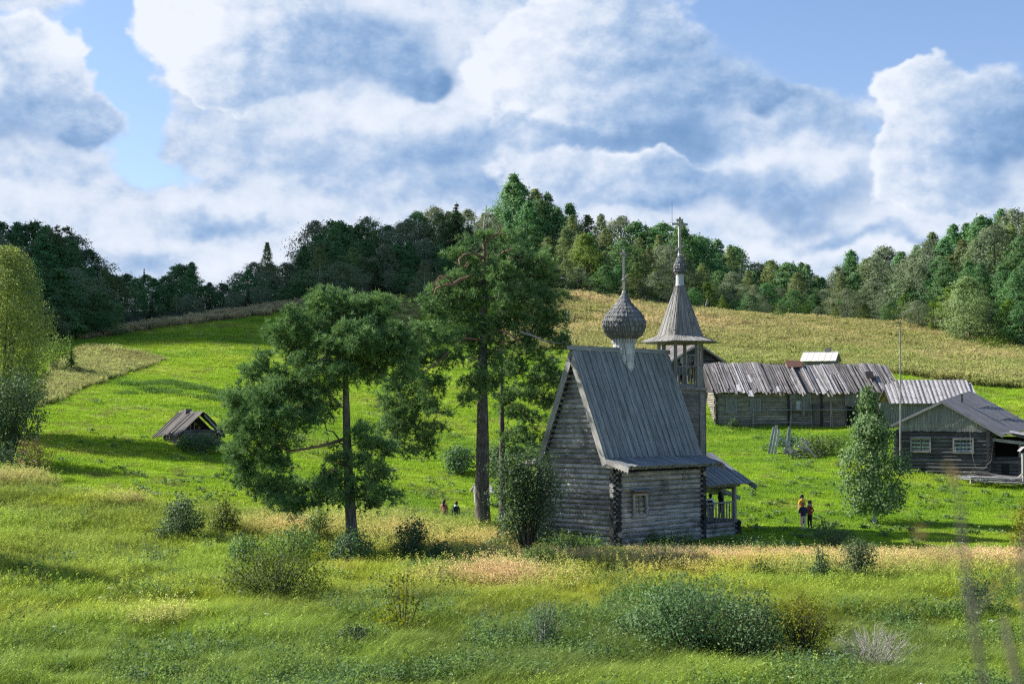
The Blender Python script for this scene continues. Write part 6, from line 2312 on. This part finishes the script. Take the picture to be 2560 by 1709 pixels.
# two walking beyond the tall grass
person('person in dusty pink jacket with pale hood walking behind the dry grass', on_ground(1111, 85), 1.66, R(70), cloth('dusty_pink', (.36, .15, .12)), cloth('brown', (.12, .07, .045)), 'brown', 'down', long_hair=True, scarf=cloth('cream', (.55, .46, .32)), group='people walking near the pines')
person('person in dark teal jacket with curly brown hair behind the dry grass', on_ground(1141, 85.5), 1.60, R(110), cloth('dark_teal', (.025, .05, .06)), cloth('black', (.015, .015, .018)), 'brown', 'down', lean=.03, scarf=cloth('light_blue', (.42, .55, .70)), group='people walking near the pines')


def chapel_px(px, v, z):
    """point above the porch or tower floor in photo column px on the plane v metres off the ridge line"""
    n_ = np.array([math.sin(CH_YAW), -math.cos(CH_YAW)])
    dx, dy = (px - 1280) / F, 1.0
    t_ = (CHX * n_[0] + CHY * n_[1] + v) / (dx * n_[0] + dy * n_[1])
    return np.array([dx * t_, dy * t_, z])


# two in the porch, three in the belfry
person('person in pale lilac jacket with small dark backpack in the porch', chapel_px(1774, 1.85, .79), 1.62, R(95), cloth('lilac', (.82, .82, 1.0)), cloth('blue_grey', (.16, .22, .30)), 'dark', 'down', bag=M_DARK, group='people in the porch')
person('person in black hooded top leaning on the porch rail', chapel_px(1799, 1.2, .79), 1.60, R(20), cloth('black', (.015, .015, .018)), cloth('grey', (.16, .17, .18)), 'dark', 'front', hood=cloth('black', (.015, .015, .018)), group='people in the porch')
tw = lambda a, r: chapel_world(TX, 0, 8.44) + np.array([math.cos(a) * r, math.sin(a) * r, 0])
person('person in grey blue shirt with dark hair in the belfry', tw(R(-95), .55), 1.35, R(100), cloth('grey_blue', (.14, .19, .27)), cloth('black', (.015, .015, .018)), 'dark', 'down', group='people in the belfry')
person('person in olive coat at the right of the belfry', tw(R(-20), .72), 1.45, R(60), cloth('olive', (.11, .09, .03)), cloth('olive', (.11, .09, .03)), 'dark', 'down', group='people in the belfry')
person('person in turquoise top at the left of the belfry', tw(R(205), .75), 1.45, R(90), cloth('turquoise', (.03, .36, .45)), cloth('grey', (.16, .17, .18)), 'dark', 'down', group='people in the belfry')

# ------------------------------------------------------------------ grass
nrg = np.random.default_rng(101)


def blade_clump(nm, n, h, rad, width, lean, mat_, panicle=0.0, wide=1.0, seg=3):
    """one tuft: curved tapering blades, some with a feathery seed head"""
    Vs, Fs, rn, hg = [], [], [], []
    c = 0
    for i in range(n):
        a, r_ = nrg.random() * 6.283, rad * math.sqrt(nrg.random())
        b0 = np.array([r_ * math.cos(a), r_ * math.sin(a), -.05])
        hh = h * nrg.uniform(.55, 1.15)
        stray = nrg.random() < .05
        if stray:
            hh *= 1.45
        out = np.array([math.cos(a), math.sin(a), 0]) * nrg.uniform(.05, .35) + nrg.normal(0, .16, 3) * (1, 1, 0) + np.array([lean, -lean * .25, 0])
        sd = np.cross(out + nrg.normal(0, .3, 3), (0, 0, 1))
        sd /= np.linalg.norm(sd) + 1e-9
        w_ = width * nrg.uniform(.7, 1.3)
        t = np.linspace(0, 1, seg + 1)
        P_ = b0[None] + t[:, None] * np.array([0, 0, hh]) * (1 - .18 * t[:, None] ** 2) + (t ** 2)[:, None] * out[None] * hh
        Wd = w_ * (1 - t ** 1.5 * .93)
        for j in range(seg + 1):
            Vs += [P_[j] - sd * Wd[j] / 2, P_[j] + sd * Wd[j] / 2]
            hg += [t[j] * .8, t[j] * .8]
        q_ = nrg.random() * .85 if not stray else 1.25
        rn += [q_] * (2 * (seg + 1))
        for j in range(seg):
            Fs.append((c + 2 * j, c + 2 * j + 1, c + 2 * j + 3, c + 2 * j + 2))
        c += 2 * (seg + 1)
        if nrg.random() < panicle:
            tip = P_[-1]
            for j in range(9):
                o_ = nrg.normal(0, 1, 3) * np.array([.045, .045, .07]) * wide + (0, 0, -.02)
                d_ = unit(1)[0] * .035 * wide
                e_ = np.cross(d_, unit(1)[0]) * .9
                Vs += [tip + o_ - d_, tip + o_ + e_, tip + o_ + d_, tip + o_ - e_]
                rn += [.8 + .2 * nrg.random()] * 4
                hg += [1.35] * 4
                Fs.append((c, c + 1, c + 2, c + 3))
                c += 4
    me = np_mesh(nm, np.array(Vs), [np.array(Fs)], attrs={'rnd': np.array(rn), 'hgt': np.array(hg)})
    me.materials.append(mat_)
    return me


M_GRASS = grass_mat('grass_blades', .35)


def scatter(name, P, tint, scale, tilt_lean, meshes, rotz=None):
    """one mass of tufts at the given ground points"""
    coll = bpy.data.collections.new(name + '_tufts')
    for i, me in enumerate(meshes):
        coll.objects.link(bpy.data.objects.new('%s_tuft' % name, me))
    n = len(P)
    pm = bpy.data.meshes.new(name)
    pm.vertices.add(n)
    pm.vertices.foreach_set('co', np.asarray(P, np.float32).ravel())
    for k_, a_, t_ in (('tint', tint, 'FLOAT_COLOR'), ('sc', scale, 'FLOAT'), ('rz', (nrg.random(n) * 6.283 if rotz is None else rotz), 'FLOAT'), ('idx', nrg.integers(0, len(meshes), n), 'INT')):
        at = pm.attributes.new(k_, t_, 'POINT')
        if t_ == 'FLOAT_COLOR':
            at.data.foreach_set('color', np.c_[a_, np.ones(n)].astype(np.float32).ravel())
        else:
            at.data.foreach_set('value', np.asarray(a_, np.int32 if t_ == 'INT' else np.float32))
    o = bpy.data.objects.new(name, pm)
    COL.objects.link(o)
    ng = bpy.data.node_groups.new(name + '_nodes', 'GeometryNodeTree')
    ng.interface.new_socket('Geometry', in_out='INPUT', socket_type='NodeSocketGeometry')
    ng.interface.new_socket('Geometry', in_out='OUTPUT', socket_type='NodeSocketGeometry')
    N_ = ng.nodes.new
    gi, go_ = N_('NodeGroupInput'), N_('NodeGroupOutput')
    ci = N_('GeometryNodeCollectionInfo')
    ci.inputs['Collection'].default_value = coll
    ci.inputs['Separate Children'].default_value = True
    ci.inputs['Reset Children'].default_value = True
    ip = N_('GeometryNodeInstanceOnPoints')
    ip.inputs['Pick Instance'].default_value = True

    def attr(nm, typ):
        a_ = N_('GeometryNodeInputNamedAttribute')
        a_.data_type = typ
        a_.inputs['Name'].default_value = nm
        return a_.outputs['Attribute']
    cx = N_('ShaderNodeCombineXYZ')
    ng.links.new(attr('rz', 'FLOAT'), cx.inputs[2])
    L_ = ng.links.new
    L_(gi.outputs[0], ip.inputs['Points'])
    L_(ci.outputs[0], ip.inputs['Instance'])
    L_(attr('idx', 'INT'), ip.inputs['Instance Index'])
    L_(cx.outputs[0], ip.inputs['Rotation'])
    L_(attr('sc', 'FLOAT'), ip.inputs['Scale'])
    L_(ip.outputs[0], go_.inputs[0])
    md = o.modifiers.new('tufts', 'NODES')
    md.node_group = ng
    o['kind'] = 'stuff'
    return o


def sample(n, y0, y1, pw=1.0, margin=1.06):
    """ground points across the view, thinner with distance"""
    y = (y0 ** (1 - pw) + nrg.random(n) * (y1 ** (1 - pw) - y0 ** (1 - pw))) ** (1 / (1 - pw)) if pw != 1 else y0 * (y1 / y0) ** nrg.random(n)
    x = nrg.uniform(-1, 1, n) * y * (1280 / F) * margin
    return x, y


# building footprints stay clear of tufts
CLEAR = []


def footprint(o, x0, x1, y0, y1):
    M = np.array(Matrix.Translation(o.location) @ Matrix.Rotation(o.rotation_euler.z, 4, 'Z'))
    CLEAR.append([(M @ np.array([a_, b_, 0, 1]))[:2] for a_, b_ in ((x0, y0), (x1, y0), (x1, y1), (x0, y1))])


footprint(chapel, 0, L, -W2, W2)
footprint(chapel, L, 11, -2.2, 2.2)
footprint(barn, 0, BL, 0, BD)
footprint(shed, 0, 7.6, 0, 4)
footprint(house, 0, HW, 0, HL)
footprint(house, HW, 9.9, .5, 4)
footprint(h2, -2.7, 2.7, 0, 7)
footprint(hut, -1.7, 1.7, 0, 2.6)
footprint(ruin, -1.7, 1.7, 0, 3.1)


def free(x, y):
    ok = np.ones(x.shape, bool)
    for pl in CLEAR:
        ok &= ~in_poly(x, y, pl)
    return ok


def plant(n, y0, y1, pw):
    x, y = sample(n, y0, y1, pw)
    k_ = free(x, y)
    x, y = x[k_], y[k_]
    z = ground(x, y)
    px, py, Z = zones(x, y, z)
    col, dry = zone_colour(x, y, px, py, Z)
    return x, y, z, px, py, Z, col, dry


LEAN = .38
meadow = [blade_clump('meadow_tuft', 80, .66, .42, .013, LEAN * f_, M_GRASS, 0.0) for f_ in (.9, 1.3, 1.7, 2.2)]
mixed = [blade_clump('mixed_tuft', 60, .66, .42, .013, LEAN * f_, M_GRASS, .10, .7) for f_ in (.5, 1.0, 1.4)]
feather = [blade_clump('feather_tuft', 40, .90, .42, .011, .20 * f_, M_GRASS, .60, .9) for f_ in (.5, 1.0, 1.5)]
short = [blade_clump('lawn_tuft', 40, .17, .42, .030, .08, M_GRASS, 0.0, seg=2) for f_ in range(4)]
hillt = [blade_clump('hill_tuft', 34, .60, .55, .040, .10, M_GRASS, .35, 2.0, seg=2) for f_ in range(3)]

x, y, z, px, py, Z, col, dry = plant(62000, 36, 104, 0.6)
m = Z['rough']
lean_rot = nrg.normal(0, .55, len(x))
dm = m & (nrg.random(len(x)) < dry * 1.3)
gm = m & ~dm
mx = gm & (nrg.random(len(x)) < .06 + .30 * (py < 1500))
gm &= ~mx
var = lambda k_: nrg.uniform(.88, 1.12, (k_.sum(), 1))
hs = (.45 + .95 * vnoise(x, y, 3.4, 71, 3)) * np.where((px > 1250) & (px < 1900), np.interp(py, [1360, 1385, 1435], [.40, .5, 1.0]), 1.0)
scatter('meadow_grass', np.c_[x, y, z][gm], col[gm] * var(gm), hs[gm] * nrg.uniform(.75, 1.15, gm.sum()), 0, meadow, lean_rot[gm])
scatter('mixed_meadow_grass', np.c_[x, y, z][mx], (col[mx] * .85 + np.array([.24, .20, .08]) * .15) * var(mx), hs[mx] * nrg.uniform(.8, 1.25, mx.sum()), 0, mixed, lean_rot[mx])
scatter('feathery_dry_grass', np.c_[x, y, z][dm], (col[dm] * .9 + np.array([.38, .27, .15]) * .1) * var(dm), nrg.uniform(.7, 1.2, dm.sum()) * np.where(px[dm] > 1250, np.interp(py[dm], [1360, 1385, 1435], [.26, .36, 1.0]), 1.0), 0, feather, lean_rot[dm])

# leafy weeds and a few white umbels among the meadow grass
def weed(nm, n, h, lf, umb=0):
    Vs, Fs, rn, hg = [], [], [], []
    c = 0
    for i in range(n):
        a, r_ = nrg.random() * 6.283, .30 * math.sqrt(nrg.random())
        hh = h * nrg.uniform(.5, 1.15)
        top_ = np.array([r_ * 1.4 * math.cos(a) + .08, r_ * 1.4 * math.sin(a), hh])
        b0 = np.array([r_ * math.cos(a), r_ * math.sin(a), -.05])
        pts_ = [b0 + (top_ - b0) * t for t in np.linspace(.15, 1, 9)]
        P_ = np.array([p_ + nrg.normal(0, .05, 3) for p_ in pts_ for _ in range(2)])
        V, Fq = leaf_cards(P_, np.tile((.1, -.2, .8), (len(P_), 1)), lf, .45)
        Vs.append(V)
        Fs.append(Fq + c)
        rn += [nrg.random() if not umb else -.85] * len(V)
        hg += [.5] * len(V)
        c += len(V)
        if i < umb:
            P_ = top_ + np.array([0, 0, .18]) + nrg.normal(0, 1, (12, 3)) * (.05, .05, .012)
            V, Fq = leaf_cards(P_, np.tile((0, 0, 1.0), (12, 1)), .045, .9)
            Vs.append(V)
            Fs.append(Fq + c)
            rn += [.8] * len(V)
            hg += [1.0] * len(V)
            c += len(V)
    me = np_mesh(nm, np.concatenate(Vs), [np.concatenate(Fs)], attrs={'rnd': np.array(rn), 'hgt': np.array(hg)})
    me.materials.append(M_GRASS)
    return me


wd = Z['rough'] & (nrg.random(len(x)) < np.interp(px, [300, 1000], [.10, .36]) * np.clip((vnoise(x, y, 2.8, 97, 3) - .50) * 6, 0, 1))
scatter('leafy_weeds', np.c_[x, y, z][wd], np.where(nrg.random((wd.sum(), 1)) < .4, np.array([[.10, .17, .065]]), np.array([[.12, .20, .04]])) * nrg.uniform(.8, 1.25, (wd.sum(), 1)), nrg.uniform(.6, 1.35, wd.sum()), 0,
        [weed('weed_tuft', 9, .55, .10), weed('weed_tuft', 12, .42, .08), weed('weed_tuft', 7, .75, .09)])
wu = Z['rough'] & (nrg.random(len(x)) < .0012 * (vnoise(x, y, 5, 98, 2) > .5))
scatter('white_umbels', np.c_[x, y, z][wu], np.tile([.62, .64, .52], (wu.sum(), 1)), nrg.uniform(.8, 1.3, wu.sum()), 0, [weed('umbel_tuft', 6, .60, .07, 2)])

x, y, z, px, py, Z, col, dry = plant(120000, 64, 212, 1.0)
m = ~Z['rough'] & ~Z['hill'] & ~Z['tan'] & ~Z['strip'] & ~Z['forest']
ls = (.55 + .62 * vnoise(x, y, 1.8, 73, 2)) * np.where(Z['herb'] & (vnoise(x, y, 3.0, 88, 3) > .47), 1.9, 1) * (1 + (y - 70) / 160)
scatter('lawn_grass', np.c_[x, y, z][m], col[m] * nrg.uniform(.88, 1.12, (m.sum(), 1)), ls[m], 0, short)
x, y, z, px, py, Z, col, dry = plant(120000, 108, 236, 1.0)
m = (Z['hill'] | Z['tan'] | Z['strip'])
hh_ = (.55 + .9 * vnoise(x, y, 5, 75, 3)) * np.where(Z['tan'], .6, 1)
scatter('hillside_dry_grass', np.c_[x, y, z][m], col[m] * nrg.uniform(.75, 1.3, (m.sum(), 1)), hh_[m] * nrg.uniform(.7, 1.3, m.sum()), 0, hillt)

# ------------------------------------------------------------------ dry stems close to the camera, out of focus
ns_ = thing('roadside_stem', 'blurred grey bare stem with side twigs close to the camera at right', 'sapling', (0, 0, 0))
b = MB()


def near(pxs, d):
    return [pt(px, py, d + dd) for px, py, dd in pxs]


b.tube(near([(2500, 1900, 0), (2462, 1709, .0), (2440, 1600, .02), (2425, 1500, .05), (2408, 1360, .08), (2398, 1240, .1), (2372, 1180, .12)], 2.0), [.0062, .0048, .0044, .0040, .0036, .0028, .002], 8, mi=0)
b.tube(near([(2432, 1540, 0), (2480, 1480, .05), (2540, 1420, .1), (2580, 1370, .1)], 2.0), [.0034, .003, .0026, .002], 7, mi=0)
b.tube(near([(2408, 1360, .08), (2350, 1400, .0), (2290, 1330, -.05)], 2.0), [.0026, .002, .0015], 6, mi=1)
b.tube(near([(2560, 1760, -.1), (2530, 1640, -.1), (2510, 1540, -.05)], 2.4), [.007, .006, .004], 6, mi=1)
b.tube(near([(2590, 1700, -.1), (2566, 1500, -.1), (2552, 1340, -.05)], 2.3), [.007, .005, .003], 6, mi=1)
b.build('stem', [wood('near_stem', (.035, .03, .026), (.13, .115, .10), var=.2), M_TWIG], ns_)
for px_, py_, d_ in ((2385, 1190, 2.1), (2368, 1168, 2.12), (2300, 1330, 1.95), (2282, 1310, 1.95), (2335, 1580, 1.9)):
    o_ = link('leaf', crown_mesh('leaf', np.zeros((1, 3)), unit(1), .024, None, .8), M_REDSH, ns_)
    o_.location = tuple(pt(px_, py_, d_))

tree('alder_tree', (-29.5, 61, gz(-29.5, 61)), 10.5, 'dark alder just outside the left edge of the meadow', None, 1.0)

# ------------------------------------------------------------------ a cumulus high over the left hills, outside the picture; the wood below it lies in its shade
TGT = np.array([-58, 236, 24.0])
sd_ = np.array(TO_SUN)
cc_ = TGT + sd_ * (230 / sd_[2])
bm_ = bmesh.new()
bmesh.ops.create_icosphere(bm_, subdivisions=5, radius=1.0)
for v_ in bm_.verts:
    c_ = np.array(v_.co)
    f_ = 1 + .30 * (vnoise(np.array([c_[0] * 3 + 7]), np.array([c_[1] * 3 + c_[2] * 2]), 1, 5, 4)[0] - .4)
    v_.co = Vector((c_[0] * 62 * f_, c_[1] * 66 * f_, (c_[2] * 20 if c_[2] > 0 else c_[2] * 6) * f_))
me = bpy.data.meshes.new('cloud')
bm_.to_mesh(me)
bm_.free()
me.polygons.foreach_set('use_smooth', np.ones(len(me.polygons), bool))
mc, q = mat('cloud_vapour')
p = q.n('ShaderNodeBsdfPrincipled', ins={'Base Color': (.85, .86, .88, 1), 'Roughness': 1.0, 'Specular IOR Level': 0.0})
finish(q, p.outputs[0])
co = link('cloud', me, mc)
co.location = tuple(cc_)
co['kind'] = 'structure'
